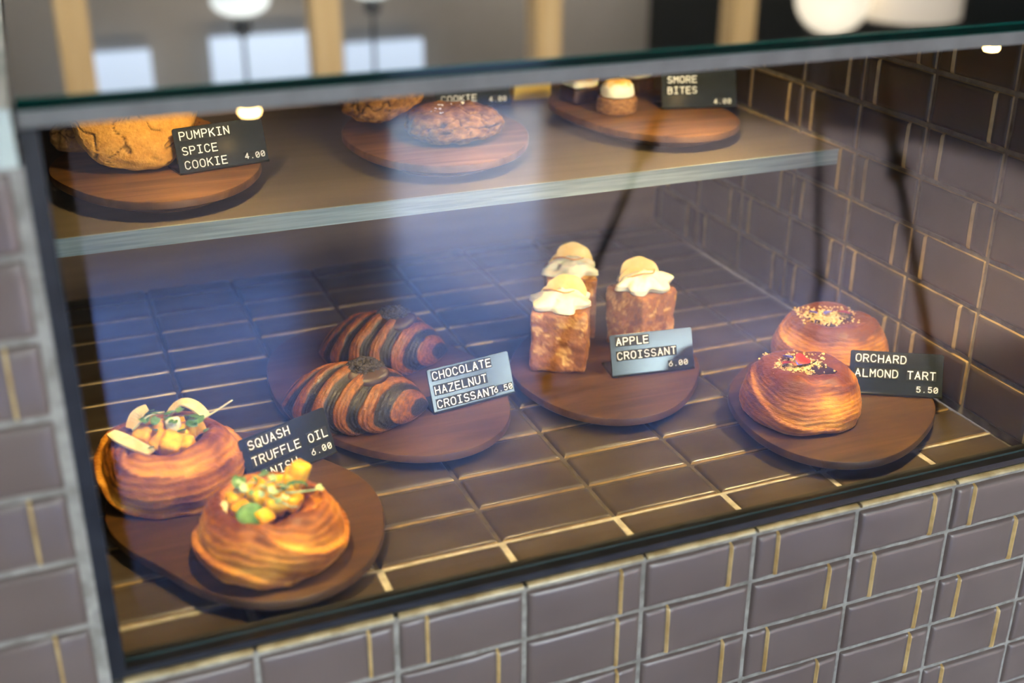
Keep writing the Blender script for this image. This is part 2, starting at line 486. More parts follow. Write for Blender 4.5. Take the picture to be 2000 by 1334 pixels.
cells = [(i, j) for i in range(-12, 8) for j in range(-16, 0)] + [(i, j) for i in range(-12, -3) for j in range(0, 7)] + [(i, j) for i in range(5, 8) for j in range(0, 7)]
o = tiles('wall_front', cells, (FX0, -0.004, FZ0), (1, 0, 0), (0, 0, 1), (0, -1, 0), [M_TILE, M_RIM, M_GROUT], None, ridge_front, 3,
          [(-1.2, 0.8, -0.8, -0.0012, 0.06), (-1.2, -0.2942, -0.0012, 0.3515, 0.06), (0.5105, 0.8, -0.0012, 0.3660, 0.06)], False)
tag(struct(o), 'front wall of glazed grey brown tiles with raised golden edged folds')


def ridge_right(i, j, r):
    return (-1 if (i + j) % 2 else 1)


o = tiles('wall_right', [(i, j) for i in range(-1, 8) for j in range(0, 8)], (XR, 0.0931, 0.8065), (0, 1, 0), (0, 0, 1), (-1, 0, 0), [M_TILE_SHADED, M_WRIM, M_WGROUT],
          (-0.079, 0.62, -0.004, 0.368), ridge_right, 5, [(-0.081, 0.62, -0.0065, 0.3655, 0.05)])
tag(struct(o), 'inner side wall of glazed tiles with shade put into their colour, right of the pastries')

PH_OLD = PH
PH = 0.0519
o = tiles('floor_display', [(i, j) for i in range(-2, 7) for j in range(-1, 13)], (0.1947, 0.0551, 0.7962), (1, 0, 0), (0, 1, 0), (0, 0, 1), [M_FTILE, M_FRIM, M_FGROUT],
          (-0.1947, XR - 0.1947 - 0.001, -0.0401, 0.655), None, 8, [(-0.1947, XR - 0.1947, -0.0405, 0.655, 0.05)], 'front')
tag(struct(o), 'tiled floor inside the display case with pale grout lines')
PH = PH_OLD

mb = MB()
mb.box((-0.02, 0.706, 0.74), (0.84, 0.73, 1.17))
o = mb.build('wall_back', [M_BACK]); tag(struct(o), 'dark brown wooden back of the display case')
mb = MB().box((-0.04, 0.056, 0.745), (-0.004, 0.73, 1.17))
o = mb.build('wall_left', [M_BLACK]); tag(struct(o), 'dark left side of the display case')

# glazed nosing of the sill, split at the tile joints
mb = MB()
for i in range(-3, 5):
    a, b = FX0 + i * PW + 0.0016, FX0 + (i + 1) * PW - 0.0016
    a = max(a, 0.003)
    n = 6
    V = []; F = []
    for x in (a, b):
        for k in range(n + 1):
            q = math.pi * k / n
            V.append((x, -0.0045 - 0.0042 * math.sin(q), 0.7998 - 0.0022 * math.cos(q)))
        V.append((x, 0.004, 0.8020)); V.append((x, 0.004, 0.7976))
    if b - a < 0.005: continue
    c = n + 3
    for k in range(c):
        F.append((k, (k + 1) % c, c + (k + 1) % c, c + k))
    F.append(tuple(range(c - 1, -1, -1))); F.append(tuple(range(c, 2 * c)))
    mb.add(V, F)
M_NOSE = noisy(mat('cream_glazed_tile_nosing', rough=0.3, coat=0.3), (0.34, 0.27, 0.14), (0.60, 0.53, 0.34), (50, 50, 50))
o = mb.build('trim_1', [M_NOSE]); tag(struct(o), 'cream glazed tile nosing under the glass front')

# ------------------------------------------------------------------ glass case, shelf, lamps
case = thing('display_case', 'glass fronted pastry case with black frame, grey lip and dark glass top', 'display case', (0, 0, 0.8))
def cpart(mb, name, mats, label=None, sm=False):
    o = mb.build(name, mats, case, sm)
    o.matrix_parent_inverse = Matrix.Translation((0, 0, -0.8))
    if label: o['label'] = label
    return o
cpart(MB().box((0.0035, 0.0055, 0.8065), (0.80, 0.0115, 1.1704)), 'glass_pane', [M_GLASS], 'clear glass front pane')
cpart(MB().box((-0.0045, -0.0045, 0.8025), (0.0055, 0.0150, 1.1700)), 'side_frame', [M_BLACK], 'black upright frame')
cpart(MB().box((0.0055, -0.004, 0.8028), (0.80, 0.0150, 0.8085)), 'bottom_frame', [M_BLACK], 'black bottom channel')
mb = MB().box((-0.004, -0.0035, 1.1806), (0.85, 0.73, 1.1870), 0)
o = cpart(mb, 'top_panel', [M_TOP, M_TEDGE, M_GLINE], 'dark polished glass top')
for pl in o.data.polygons:
    if abs(pl.normal.y) > 0.9: pl.material_index = 1
cpart(MB().box((-0.004, -0.0042, 1.1864), (0.85, -0.0030, 1.1872)).box((-0.004, -0.0042, 1.1806), (0.85, -0.0030, 1.1810)), 'glass_arris', [M_GLINE], 'green line along the glass edge')
mb = MB().add([(0.0060, 0.0042, 0.8086), (0.80, 0.0042, 0.8086), (0.80, 0.0054, 0.8097), (0.0060, 0.0054, 0.8097), (0.0060, 0.0054, 0.8086), (0.80, 0.0054, 0.8086)], [(0, 1, 2, 3), (0, 4, 5, 1), (3, 2, 5, 4), (0, 3, 4), (1, 5, 2)])
cpart(mb, 'polished_edge', [mat('cyan_glass_edge', (0.030, 0.060, 0.062), rough=0.08, spec=1.0)], 'pale cyan line along the bottom of the glass')
cpart(MB().box((-0.004, -0.005, 1.1714), (0.85, 0.022, 1.1805)), 'top_lip', [M_LIP], 'grey metal lip under the glass')

sh = thing('display_shelf', 'long brown grey shelf with pale grey front edge, carrying the cookies', 'shelf', (0.39, 0.5, 0.99))
SY, SZ = 0.318, 1.0035
o = MB().box((-0.004, SY + 0.0012, SZ - 0.0155), (XR - 0.005, 0.705, SZ)).build('shelf_board', [M_SHELF], sh)
o.matrix_parent_inverse = Matrix.Translation((-0.39, -0.5, -0.99))
o = MB().box((-0.004, SY - 0.0008, SZ - 0.0160), (XR - 0.005, SY + 0.0012, SZ)).build('front_edge', [M_SEDGE], sh)
o.matrix_parent_inverse = Matrix.Translation((-0.39, -0.5, -0.99)); o['label'] = 'pale grey wood grained front edge'

M_LENS = mat('glowing_lamp_lens', (1, 0.8, 0.5), emit=(1.0, 0.62, 0.22), es=14.0)
PUCK = [(0.1250, 0.034, 'front', 1.35, (0.06, 0.22, -1)), (0.405, 0.034, 'front', 0.75, (-0.05, 0.25, -1)), (0.688, 0.034, 'front', 2.0, (-0.42, 0.22, -1)),
        (0.14, 0.315, 'row', 0.42, (-0.1, 0.45, -1)), (0.40, 0.315, 'row', 0.42, (0, 0.45, -1)), (0.63, 0.315, 'row', 0.65, (-0.1, 0.45, -1))]  # this second row is unseen, added to light the shelf
PLAB = ['small round warm lamp showing under the lip above the pumpkin cookie card', 'small round warm lamp under the lip at the middle of the glass front', 'small round warm lamp showing under the lip at the tiled side wall',
        'added unseen warm lamp under the case top over the pumpkin cookies', 'added unseen warm lamp under the middle of the case top', 'added unseen warm lamp under the case top over the marshmallow bites']
PP = 7.0
for (x, y, kd, pw, aim), lb in zip(PUCK, PLAB):
    t = thing('puck_light', lb, 'lamp', (x, y, 1.1805 if (y > 0.1 or abs(x - 0.4) < 0.1) else 1.1735), 0, 'warm lamps under the case top')
    k = 0.62 if kd == 'front' else 1.0
    MB().lathe([(0.0125 * k, 0), (0.0125 * k, -0.0085), (0.0115 * k, -0.0100)], 28).build('housing', [M_LIP], t)
    MB().lathe([(0.0100 * k, -0.0100), (0.0103 * k, -0.0125), (0.0085 * k, -0.0145), (0.004 * k, -0.0152)], 28).build('lens', [M_LENS], t, True)
    ld = bpy.data.lights.new('puck_glow', 'SPOT'); ld.energy = PP * pw; ld.color = (1.0, 0.71, 0.30); ld.spot_size = math.radians(104 if kd == 'front' else 120); ld.spot_blend = 0.55; ld.shadow_soft_size = 0.012
    lo = bpy.data.objects.new('puck_glow', ld); COL.objects.link(lo); lo.parent = t; lo.location = (0, 0, -0.0165); lo.rotation_euler = Vector(aim).to_track_quat('-Z', 'Y').to_euler()

mb = MB().box((-1.2, -0.012, 1.1525), (-0.0065, 0.80, 1.1835))
o = mb.build('stone_counter', [M_STONE]); tag(o, 'pale mottled stone counter end on the tiled wall left of the glass', 'counter')

M_BOARD_LIT = wood_board('walnut_board_lit_copy', (0.085, 0.038, 0.012), (0.20, 0.096, 0.035), 0.2)  # lighter copy of the board wood, lamp light on the shelf put into its colour

# ------------------------------------------------------------------ round wooden boards
def board(cx, cy, z, rr, lab, m, ang):
    """rr = (a0, c2, s2, c4, s4): slightly egg-shaped hand-cut outline"""
    t = thing('serving_board', lab, 'board', (cx, cy, z), 0, 'round wooden serving boards')
    N = 144
    th = np.linspace(0, 2 * np.pi, N, endpoint=False)
    r = rr[0] + rr[1] * np.cos(2 * th) + rr[2] * np.sin(2 * th) + rr[3] * np.cos(4 * th) + rr[4] * np.sin(4 * th)
    prof = [(-0.026, 0.0), (-0.0255, 0.001), (-0.004, 0.0095), (-0.0008, 0.0102), (0, 0.011), (0, 0.0165), (-0.0006, 0.0176), (-0.0018, 0.018)]
    X = np.array([[((r[k] + d) * np.cos(th[k]), (r[k] + d) * np.sin(th[k]), h) for k in range(N)] for d, h in prof])
    o = grid_closed_u(X, 'board_top', [m], t)
    md = o.modifiers.new('edge', 'EDGE_SPLIT'); md.split_angle = math.radians(40)
    return t


ZF = 0.8003
ZB = ZF + 0.018
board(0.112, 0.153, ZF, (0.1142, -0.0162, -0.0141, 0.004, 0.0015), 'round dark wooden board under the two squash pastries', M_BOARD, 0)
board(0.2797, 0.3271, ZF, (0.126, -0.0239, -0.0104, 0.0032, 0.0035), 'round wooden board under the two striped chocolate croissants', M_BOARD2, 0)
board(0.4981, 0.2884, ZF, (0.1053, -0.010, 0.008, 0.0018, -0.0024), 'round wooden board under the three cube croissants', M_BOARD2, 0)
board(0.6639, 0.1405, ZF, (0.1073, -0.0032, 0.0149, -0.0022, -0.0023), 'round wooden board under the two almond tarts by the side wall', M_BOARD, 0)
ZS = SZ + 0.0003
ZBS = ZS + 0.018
board(0.1028, 0.4525, ZS, (0.1059, -0.0147, -0.0041, 0.0029, -0.0003), 'round wooden board on the shelf under the pumpkin cookies', M_BOARD_LIT, 0)
board(0.3865, 0.4764, ZS, (0.1119, -0.0188, 0.0059, 0.0022, -0.0022), 'round wooden board on the shelf under the two nubbly brown cookies', M_BOARD_LIT, 0)
board(0.6318, 0.4870, ZS, (0.1063, -0.0226, -0.0058, 0.0014, 0.001), 'round wooden board on the shelf under the marshmallow bites', M_BOARD_LIT, 0)

# ------------------------------------------------------------------ price cards with letter tiles
def arc(cx, cy, rx, ry, a0, a1, n=10):
    return [(cx + rx * math.cos(math.radians(a0 + (a1 - a0) * i / n)), cy + ry * math.sin(math.radians(a0 + (a1 - a0) * i / n))) for i in range(n + 1)]


# stroke letters in a box 4 wide, 6 high
G = {
 'A': [[(0, 0), (2, 6), (4, 0)], [(0.7, 2), (3.3, 2)]],
 'B': [[(0, 0), (0, 6), (2.3, 6)] + arc(2.3, 4.6, 1.4, 1.4, 90, -90, 8) + [(0, 3.2)], [(2.3, 3.2)] + arc(2.4, 1.6, 1.6, 1.6, 90, -90, 8) + [(0, 0)]],
 'C': [arc(2, 4, 2, 2, 20, 180, 9) + arc(2, 2, 2, 2, 180, 340, 9)],
 'D': [[(0, 0), (0, 6), (1.8, 6)] + arc(1.8, 3, 2.2, 3, 90, -90, 12) + [(0, 0)]],
 'E': [[(4, 6), (0, 6), (0, 0), (4, 0)], [(0, 3.1), (3.4, 3.1)]],
 'F': [[(4, 6), (0, 6), (0, 0)], [(0, 3.1), (3.4, 3.1)]],
 'H': [[(0, 0), (0, 6)], [(4, 0), (4, 6)], [(0, 3.1), (4, 3.1)]],
 'I': [[(0.5, 6), (3.5, 6)], [(0.5, 0), (3.5, 0)], [(2, 0), (2, 6)]],
 'K': [[(0, 0), (0, 6)], [(4, 6), (0, 2.4)], [(1.4, 3.6), (4, 0)]],
 'L': [[(0.3, 6), (0.3, 0), (4, 0)]],
 'M': [[(0, 0), (0, 6), (2, 2.6), (4, 6), (4, 0)]],
 'N': [[(0, 0), (0, 6), (4, 0), (4, 6)]],
 'O': [arc(2, 4, 2, 2, 0, 180, 9) + arc(2, 2, 2, 2, 180, 360, 9) + [(4, 4)]],
 'P': [[(0, 0), (0, 6), (2.4, 6)] + arc(2.4, 4.4, 1.6, 1.6, 90, -90, 8) + [(0, 2.8)]],
 'Q': [arc(2, 4, 2, 2, 0, 180, 9) + arc(2, 2, 2, 2, 180, 360, 9) + [(4, 4)], [(2.2, 1.8), (4.1, -0.4)]],
 'R': [[(0, 0), (0, 6), (2.4, 6)] + arc(2.4, 4.5, 1.5, 1.5, 90, -90, 8) + [(0, 3)], [(2.1, 3), (4, 0)]],
 'S': [arc(2, 4.45, 1.85, 1.55, 25, 270, 11) + arc(2, 1.5, 2, 1.45, 90, -155, 11)],
 'T': [[(0, 6), (4, 6)], [(2, 6), (2, 0)]],
 'U': [[(0, 6), (0, 2)] + arc(2, 2, 2, 2, 180, 360, 10) + [(4, 6)]],
 'Z': [[(0, 6), (4, 6), (0, 0), (4, 0)]],
 '0': [arc(2, 4, 2, 2, 0, 180, 9) + arc(2, 2, 2, 2, 180, 360, 9) + [(4, 4)], [(1.0, 1.9), (3.0, 4.1)]],
 '4': [[(3, 0), (3, 6), (0, 1.7), (4.2, 1.7)]],
 '5': [[(3.7, 6), (0.6, 6), (0.3, 3.3)] + arc(2, 1.95, 2, 1.95, 115, -150, 12)],
 '6': [[(3.2, 6), (1.2, 3.6)] + arc(2, 2, 2, 2, 160, 520, 16)],
 '.': [[(1.9, 0.1), (2.1, 0.1)]],
}


def strokes(mb, ch, x, y, s, w, z0, z1):
    for pl in G[ch]:
        pts = [(x + a * s, y + b * s) for a, b in pl]
        for (ax, ay), (bx, by) in zip(pts[:-1], pts[1:]):
            L_ = math.hypot(bx - ax, by - ay)
            if L_ < 1e-9: continue
            nx, ny = -(by - ay) / L_ * w / 2, (bx - ax) / L_ * w / 2
            ex, ey = (bx - ax) / L_ * w * 0.32, (by - ay) / L_ * w * 0.32
            q = [(ax - ex - nx, ay - ey - ny), (bx + ex - nx, by + ey - ny), (bx + ex + nx, by + ey + ny), (ax - ex + nx, ay - ey + ny)]
            mb.add([(a, b, z0) for a, b in q] + [(a, b, z1) for a, b in q], [(4, 5, 6, 7), (0, 1, 5, 4), (1, 2, 6, 5), (2, 3, 7, 6), (3, 0, 4, 7)])


CW, CH = 0.086, 0.0412


def price_card(A, B, z, lab, rows, price, tilt=20.5, pfrac=0.83, px=None):
    """A, B: ends of the bottom edge on the board. rows: (text, height fraction from the top, left inset)"""
    A = Vector((A[0], A[1], z)); B = Vector((B[0], B[1], z))
    u = (B - A).normalized(); mid = (A + B) / 2
    t = thing('price_card', lab, 'price card', mid, math.atan2(u.y, u.x), 'black price cards')
    # the panel leans back from a rounded fold; a foot runs back along the board
    ti = math.radians(tilt)
    T = Matrix.Translation((0, 0, 0.0012)) @ Matrix.Rotation(math.pi / 2 - ti, 4, 'X') @ Matrix.Translation((-CW / 2, 0, 0))
    mb = MB()
    rc = 0.0022
    outl = [(0, 0.001), (CW, 0.001)] + [(CW - rc + rc * math.cos(a), CH - rc + rc * math.sin(a)) for a in np.linspace(0, math.pi / 2, 6)] + [(rc + rc * math.cos(a), CH - rc + rc * math.sin(a)) for a in np.linspace(math.pi / 2, math.pi, 6)]
    n = len(outl); b = 0.00035
    inn = []
    cxm, cym = CW / 2, CH / 2
    for (x, y) in outl:
        inn.append((x + (b if x < cxm else -b), y + (b if y < cym else -b)))
    V = [T @ Vector((x, y, -0.0016)) for x, y in outl] + [T @ Vector((x, y, -b)) for x, y in outl] + [T @ Vector((x, y, 0)) for x, y in inn]
    F = [tuple(range(n - 1, -1, -1)), tuple(range(2 * n, 3 * n))]
    for k in range(n):
        j = (k + 1) % n
        F += [(k, j, n + j, n + k), (n + k, n + j, 2 * n + j, 2 * n + k)]
    mb.add(V, F)
    # fold and foot
    prof = []
    for a in np.linspace(math.radians(90 - tilt) + 0.15, -math.pi / 2 - 0.0, 9):
        pass
    R_ = 0.0022
    cy_, cz_ = R_ * 0.9 - 0.0004, R_ + 0.0001
    for a in np.linspace(math.pi - ti * 0.6, 1.5 * math.pi, 8):
        prof.append((cy_ + R_ * math.cos(a), cz_ + R_ * math.sin(a)))
    prof += [(0.034, 0.0001), (0.034, 0.0016), (0.004, 0.0016), (0.0030, 0.0030)]
    k = len(prof)
    V = [(-CW / 2, y, z_) for y, z_ in prof] + [(CW / 2, y, z_) for y, z_ in prof]
    F = [tuple(range(k)), tuple(range(2 * k - 1, k - 1, -1))] + [(i, k + i, k + (i + 1) % k, (i + 1) % k) for i in range(k)]
    mb.add(V, F)
    mb.build('card_panel', [M_CARD], t)
    for (text, fr, inset, pitch, hh, skip) in rows:
        sb = MB(); lb = MB()
        y = CH * (1 - fr) - hh / 2
        for i, ch in enumerate(text):
            if ch == ' ' or i < skip: continue
            x = inset + i * pitch
            jy = random.uniform(-0.0002, 0.0002)
            sb.box((x + 0.0001, y + jy, 0.0001), (x + pitch - 0.0001, y + hh + jy, 0.0006), 0, T)
            s = hh * 0.70 / 6
            gw = 4 * s
            l2 = MB()
            strokes(l2, ch, x + pitch / 2 - gw / 2, y + jy + hh * 0.15, s, 0.00094 * (1 if pitch > 0.006 else 0.85), 0.0005, 0.00085)
            lb.add([tuple(T @ Vector(v)) for v in l2.V], l2.F)
        so = sb.build('letter_tile_strip', [M_LTILE], t)
        lb.build('lettering', [M_LETTER], so)
    return t


def row(text, fr, inset=0.0035, pitch=0.0070, hh=0.0098, skip=0):
    return (text, fr, inset, pitch, hh, skip)


def prow(text, fr=0.86, right=0.0025, pitch=0.0053, hh=0.0070):
    return (text, fr, CW - right - 4 * pitch, pitch, hh, 0)


price_card((0.3027, 0.2439), (0.3886, 0.2568), ZB, 'black card reading CHOCOLATE HAZELNUT CROISSANT 6.50 beside the striped croissants', [row('CHOCOLATE', 0.16), row('HAZELNUT', 0.49), row('CROISSANT', 0.81, pitch=0.0069), prow('6.50', 0.81, 0.0014)], None)
price_card((0.4901, 0.2523), (0.5737, 0.2415), ZB, 'black card reading APPLE CROISSANT 6.00 before the cube croissants', [row('APPLE', 0.17, 0.0055), row('CROISSANT', 0.51, 0.0055), prow('6.00', 0.82, 0.0065)], None, 21)
price_card((0.6825, 0.1397), (0.7589, 0.0965), ZB, 'black card reading ORCHARD ALMOND TART 5.50 behind the front tart', [row('ORCHARD', 0.17, 0.004, 0.0069), row('ALMOND TART', 0.51, 0.004, 0.0069), prow('5.50', 0.83, 0.0035)], None, 24)
price_card((0.1235, 0.1745), (0.2026, 0.2084), ZB, 'black card reading SQUASH TRUFFLE OIL DANISH 6.00 between the squash pastries', [row('SQUASH', 0.17, 0.006), row('TRUFFLE OIL', 0.50, 0.0055), row('DANISH', 0.83, 0.0055), prow('6.00', 0.80, 0.003, 0.0056)], None, 22)
price_card((0.1200, 0.4029), (0.2022, 0.4202), ZBS, 'black card reading PUMPKIN SPICE COOKIE 4.00 on the shelf', [row('PUMPKIN', 0.18, 0.0045), row('SPICE', 0.51, 0.0045), row('COOKIE', 0.82, 0.0045), prow('4.00', 0.82, 0.0025)], None, 16)
price_card((0.6484, 0.4712), (0.7350, 0.4500), ZBS, 'black card reading SMORE BITES 4.00 on the shelf by the marshmallow bites', [row('SMORE', 0.24, 0.006), row('BITES', 0.52, 0.006), prow('4.00', 0.84, 0.006)], None, 15)
# the cookie card stands behind the nubbly cookies; only its last line shows over them
price_card((0.4225, 0.5660), (0.4985, 0.5560), ZBS, 'black card reading COOKIE 4.00 half hidden behind the nubbly cookies', [row('COOKIE', 0.78, 0.006), prow('4.00', 0.84, 0.004)], None, 15)

# ------------------------------------------------------------------ pastry builders
DEEP, MID, GOLD, PALE = (0.13, 0.034, 0.005), (0.33, 0.108, 0.012), (0.64, 0.265, 0.026), (0.80, 0.45, 0.085)


def coil_pastry(parent, R, H, prof, seed, nlayer=3.2, fine=20, turn=1.0, top_dark=0.6, disp=0.055, tilt=0.35):
    """laminated bun: dough wound round and round, overlapping edges, fine layer lines"""
    nu, nv = 260, 110
    pr = np.array(prof, float)
    s = np.concatenate([[0], np.cumsum(np.hypot(*np.diff(pr, axis=0).T))]); s /= s[-1]
    v = np.linspace(0.0, 1.0, nv)
    r = np.interp(v, s, pr[:, 0]); z = np.interp(v, s, pr[:, 1])
    k = np.ones(5) / 5
    rp = np.convolve(np.pad(r, 2, 'edge'), k, 'valid'); zp = np.convolve(np.pad(z, 2, 'edge'), k, 'valid')
    rp[0] = r[0]; zp[0] = z[0]
    dr = np.gradient(rp); dz = np.gradient(zp)
    ln = np.hypot(dr, dz) + 1e-9
    nr, nz = dz / ln, -dr / ln
    u = np.linspace(0, 2 * np.pi, nu, endpoint=False)
    U, V_ = np.meshgrid(u, v)
    cu, su = np.cos(U), np.sin(U)
    q = seed * 13.7
    warp = 0.16 * perlin(cu * 0.9 + q, su * 0.9, V_ * 1.2) + 0.04 * perlin(cu * 2.4 + q, su * 2.4, V_ * 4 + 4)
    tl = tilt * np.sin(U + 0.9 * seed) + 0.45 * tilt * np.sin(2 * U + 2.1 * seed)
    ph = nlayer * V_ * 1.25 + turn * U / (2 * np.pi) + warp + tl
    saw = ph - np.floor(ph)
    side = smooth(0.16, 0.24, V_) * (1 - smooth(0.74, 0.88, V_))
    step = (saw - 0.5) * smooth(0, 0.10, saw)
    fineph = fine * (V_ + 0.75 * (tl + warp) / (nlayer * 1.25)) + 0.45 * perlin(cu * 2.2 + q, su * 2.2, V_ * 9)
    lam = np.abs((fineph - np.floor(fineph)) * 2 - 1)
    hair = 0.5 + 0.5 * perlin(cu * 2.5 + q, su * 2.5, fineph * 2.7)
    lumps = 0.05 * perlin(cu * 1.1 + q, su * 1.1 + 3, V_ * 1.5) + 0.03 * perlin(cu * 2.7, su * 2.7 + q, V_ * 3)
    d = R * (disp * 1.5 * step * side + (0.011 * (lam - 0.5) + 0.014 * (hair - 0.5)) * side + lumps * (0.25 + 0.75 * side) + 0.006 * perlin(cu * 9, su * 9, V_ * 30 + q))
    base = smooth(0.0, 0.13, V_)
    d = d * base
    rr = rp[:, None] * R * (1 + 0.045 * perlin(cu * 0.9 + q, su * 0.9, 7.7)) + nr[:, None] * d
    zz = zp[:, None] * H * (1 + 0.10 * perlin(cu * 0.8 + q, su * 0.8, 2.2) * base) + nz[:, None] * d
    zz = np.maximum(zz, 0.0)
    X = np.stack([rr * cu, rr * su, zz], -1)
    n1 = 0.5 + 0.5 * fbm(cu * 1.6 + q, su * 1.6, V_ * 6, 3)
    t = 0.24 * lam + 0.30 * (hair - 0.5) + 0.34 * (1 - saw) + 0.75 * (n1 - 0.5) + 0.10
    top = smooth(0.60, 0.80, V_)
    t = t - top_dark * 0.5 * top
    t = t + 0.28 * smooth(0.32, 0.12, V_) * (1 - top)
    t = np.clip(t, 0, 1)
    C = np.where((t < 0.33)[..., None], lerp3(DEEP, MID, np.clip(t / 0.33, 0, 1)), np.where((t < 0.7)[..., None], lerp3(MID, GOLD, np.clip((t - 0.33) / 0.37, 0, 1)), lerp3(GOLD, PALE, np.clip((t - 0.7) / 0.3, 0, 1))))
    o = grid_closed_u(X, 'dough', [M_PASTRY], parent, C)
    return o


DANISH = [(0.0, 0.0), (0.80, 0.0), (0.93, 0.07), (1.0, 0.28), (1.0, 0.48), (0.93, 0.70), (0.83, 0.88), (0.70, 0.985), (0.58, 0.99), (0.47, 0.88), (0.38, 0.76), (0.22, 0.72), (0.05, 0.72)]
TART = [(0.0, 0.0), (0.82, 0.0), (0.96, 0.07), (1.0, 0.22), (0.985, 0.36), (0.93, 0.52), (0.86, 0.68), (0.79, 0.82), (0.71, 0.93), (0.60, 0.99), (0.48, 0.98), (0.36, 0.93), (0.2, 0.91), (0.05, 0.91)]


def rbox(sx_, sy_, sz_, seed, n=5, rnd=0.35, wob=0.08):
    """rounded, slightly uneven block as (V, F)"""
    V = []; F = []
    g = np.linspace(-1, 1, n)
    idx = {}
    def vid(p):
        k = tuple(np.round(p, 5))
        if k not in idx:
            idx[k] = len(V); V.append(p)
        return idx[k]
    for ax in range(3):
        for sg in (-1, 1):
            for i in range(n - 1):
                for j in range(n - 1):
                    c = []
                    for (a, b) in ((i, j), (i + 1, j), (i + 1, j + 1), (i, j + 1)):
                        p = [0, 0, 0]; p[ax] = sg; p[(ax + 1) % 3] = g[a]; p[(ax + 2) % 3] = g[b]
                        c.append(vid(p))
                    F.append(tuple(c) if sg > 0 else tuple(c[::-1]))
    P = np.array(V, float)
    inner = np.clip(P, -(1 - rnd), 1 - rnd)
    dl = P - inner
    ln = np.linalg.norm(dl, axis=1, keepdims=True)
    P = inner + np.where(ln > 1e-6, dl / np.maximum(ln, 1e-6) * np.minimum(ln, rnd), 0)
    P = P * (1 + wob * perlin(P[:, 0:1] * 1.3 + seed * 7.1, P[:, 1:2] * 1.3, P[:, 2:3] * 1.3))
    return P * np.array([sx_, sy_, sz_]) / 2, F


def block(name, m, parent, loc, size, rot, seed, label=None, rnd=0.35, n=5, wob=0.1):
    V, F = rbox(*size, seed, n, rnd, wob)
    M = Matrix.Translation(loc) @ Matrix.Rotation(rot[2], 4, 'Z') @ Matrix.Rotation(rot[1], 4, 'Y') @ Matrix.Rotation(rot[0], 4, 'X')
    o = mk(name, [M @ Vector(v) for v in V], F, [m], parent, True)
    if label: o['label'] = label
    return o


def leaf(name, m, parent, loc, size, rot, cup=0.25, two=True, seed=0, label=None):
    """small leaf blade with thickness, notched tip when TWO"""
    n = 18
    out = []
    for k in range(n):
        a = 2 * math.pi * k / n
        x = math.cos(a); y = math.sin(a) * 0.85
        if two and abs(a - 0.0) < 0.45 or two and abs(a - 2 * math.pi) < 0.45:
            x *= 0.72
        out.append((x, y))
    V = []
    for h in (0, 1):
        for s in (0.0, 0.5, 1.0):
            if s == 0.0:
                V.append((0, 0, -cup * 0.0 + h * 0.10)); continue
            for (x, y) in out:
                V.append((x * s, y * s, cup * (s * s) * (abs(y) * 1.2 + 0.2 * x) + h * 0.10 * (1 - 0.6 * s * s)))
    F = []
    off = 1 + 2 * n
    for h in (0, 1):
        b = h * off
        for k in range(n):
            j = (k + 1) % n
            f1 = (b, b + 1 + k, b + 1 + j); f2 = (b + 1 + k, b + 1 + n + k, b + 1 + n + j, b + 1 + j)
            F += [f1, f2] if h else [f1[::-1], f2[::-1]]
    for k in range(n):
        j = (k + 1) % n
        F.append((1 + n + k, 1 + n + j, off + 1 + n + j, off + 1 + n + k))
    M = Matrix.Translation(loc) @ Matrix.Rotation(rot[2], 4, 'Z') @ Matrix.Rotation(rot[1], 4, 'Y') @ Matrix.Rotation(rot[0], 4, 'X') @ Matrix.Scale(size, 4)
    o = mk(name, [M @ Vector(v) for v in V], F, [m], parent, True)
    if label: o['label'] = label
    return o


def shaving(name, m, parent, pts, width, th=0.0012, label=None, taper=True):
    """curved ribbon of cheese with real thickness along pts"""
    P = [Vector(p) for p in pts]
    # resample with Catmull-Rom
    Q = []
    for i in range(len(P) - 1):
        p0, p1, p2, p3 = P[max(i - 1, 0)], P[i], P[i + 1], P[min(i + 2, len(P) - 1)]
        for k in range(6):
            t_ = k / 6
            Q.append(0.5 * ((2 * p1) + (-p0 + p2) * t_ + (2 * p0 - 5 * p1 + 4 * p2 - p3) * t_ ** 2 + (-p0 + 3 * p1 - 3 * p2 + p3) * t_ ** 3))
    Q.append(P[-1])
    V = []; F = []
    for i, q in enumerate(Q):
        t_ = (Q[min(i + 1, len(Q) - 1)] - Q[max(i - 1, 0)]).normalized()
        sd = t_.cross(Vector((0, 0, 1)))
        sd = sd.normalized() if sd.length > 1e-4 else Vector((1, 0, 0))
        up = sd.cross(t_)
        k = i / (len(Q) - 1)
        w_ = width / 2 * ((0.45 + 0.55 * math.sin(math.pi * (0.12 + 0.76 * k))) if taper else 1)
        for a, b in ((-1, -1), (1, -1), (1, 1), (-1, 1)):
            V.append(q + sd * a * w_ + up * (b * th / 2 + abs(a) * 0.15 * w_ * 0.5))
    for i in range(len(Q) - 1):
        for a in range(4):
            b = (a + 1) % 4
            F.append((i * 4 + a, i * 4 + b, (i + 1) * 4 + b, (i + 1) * 4 + a))
    F.append((3, 2, 1, 0)); n = (len(Q) - 1) * 4; F.append((n, n + 1, n + 2, n + 3))
    o = mk(name, V, F, [m], parent, False)
    if label: o['label'] = label
    return o


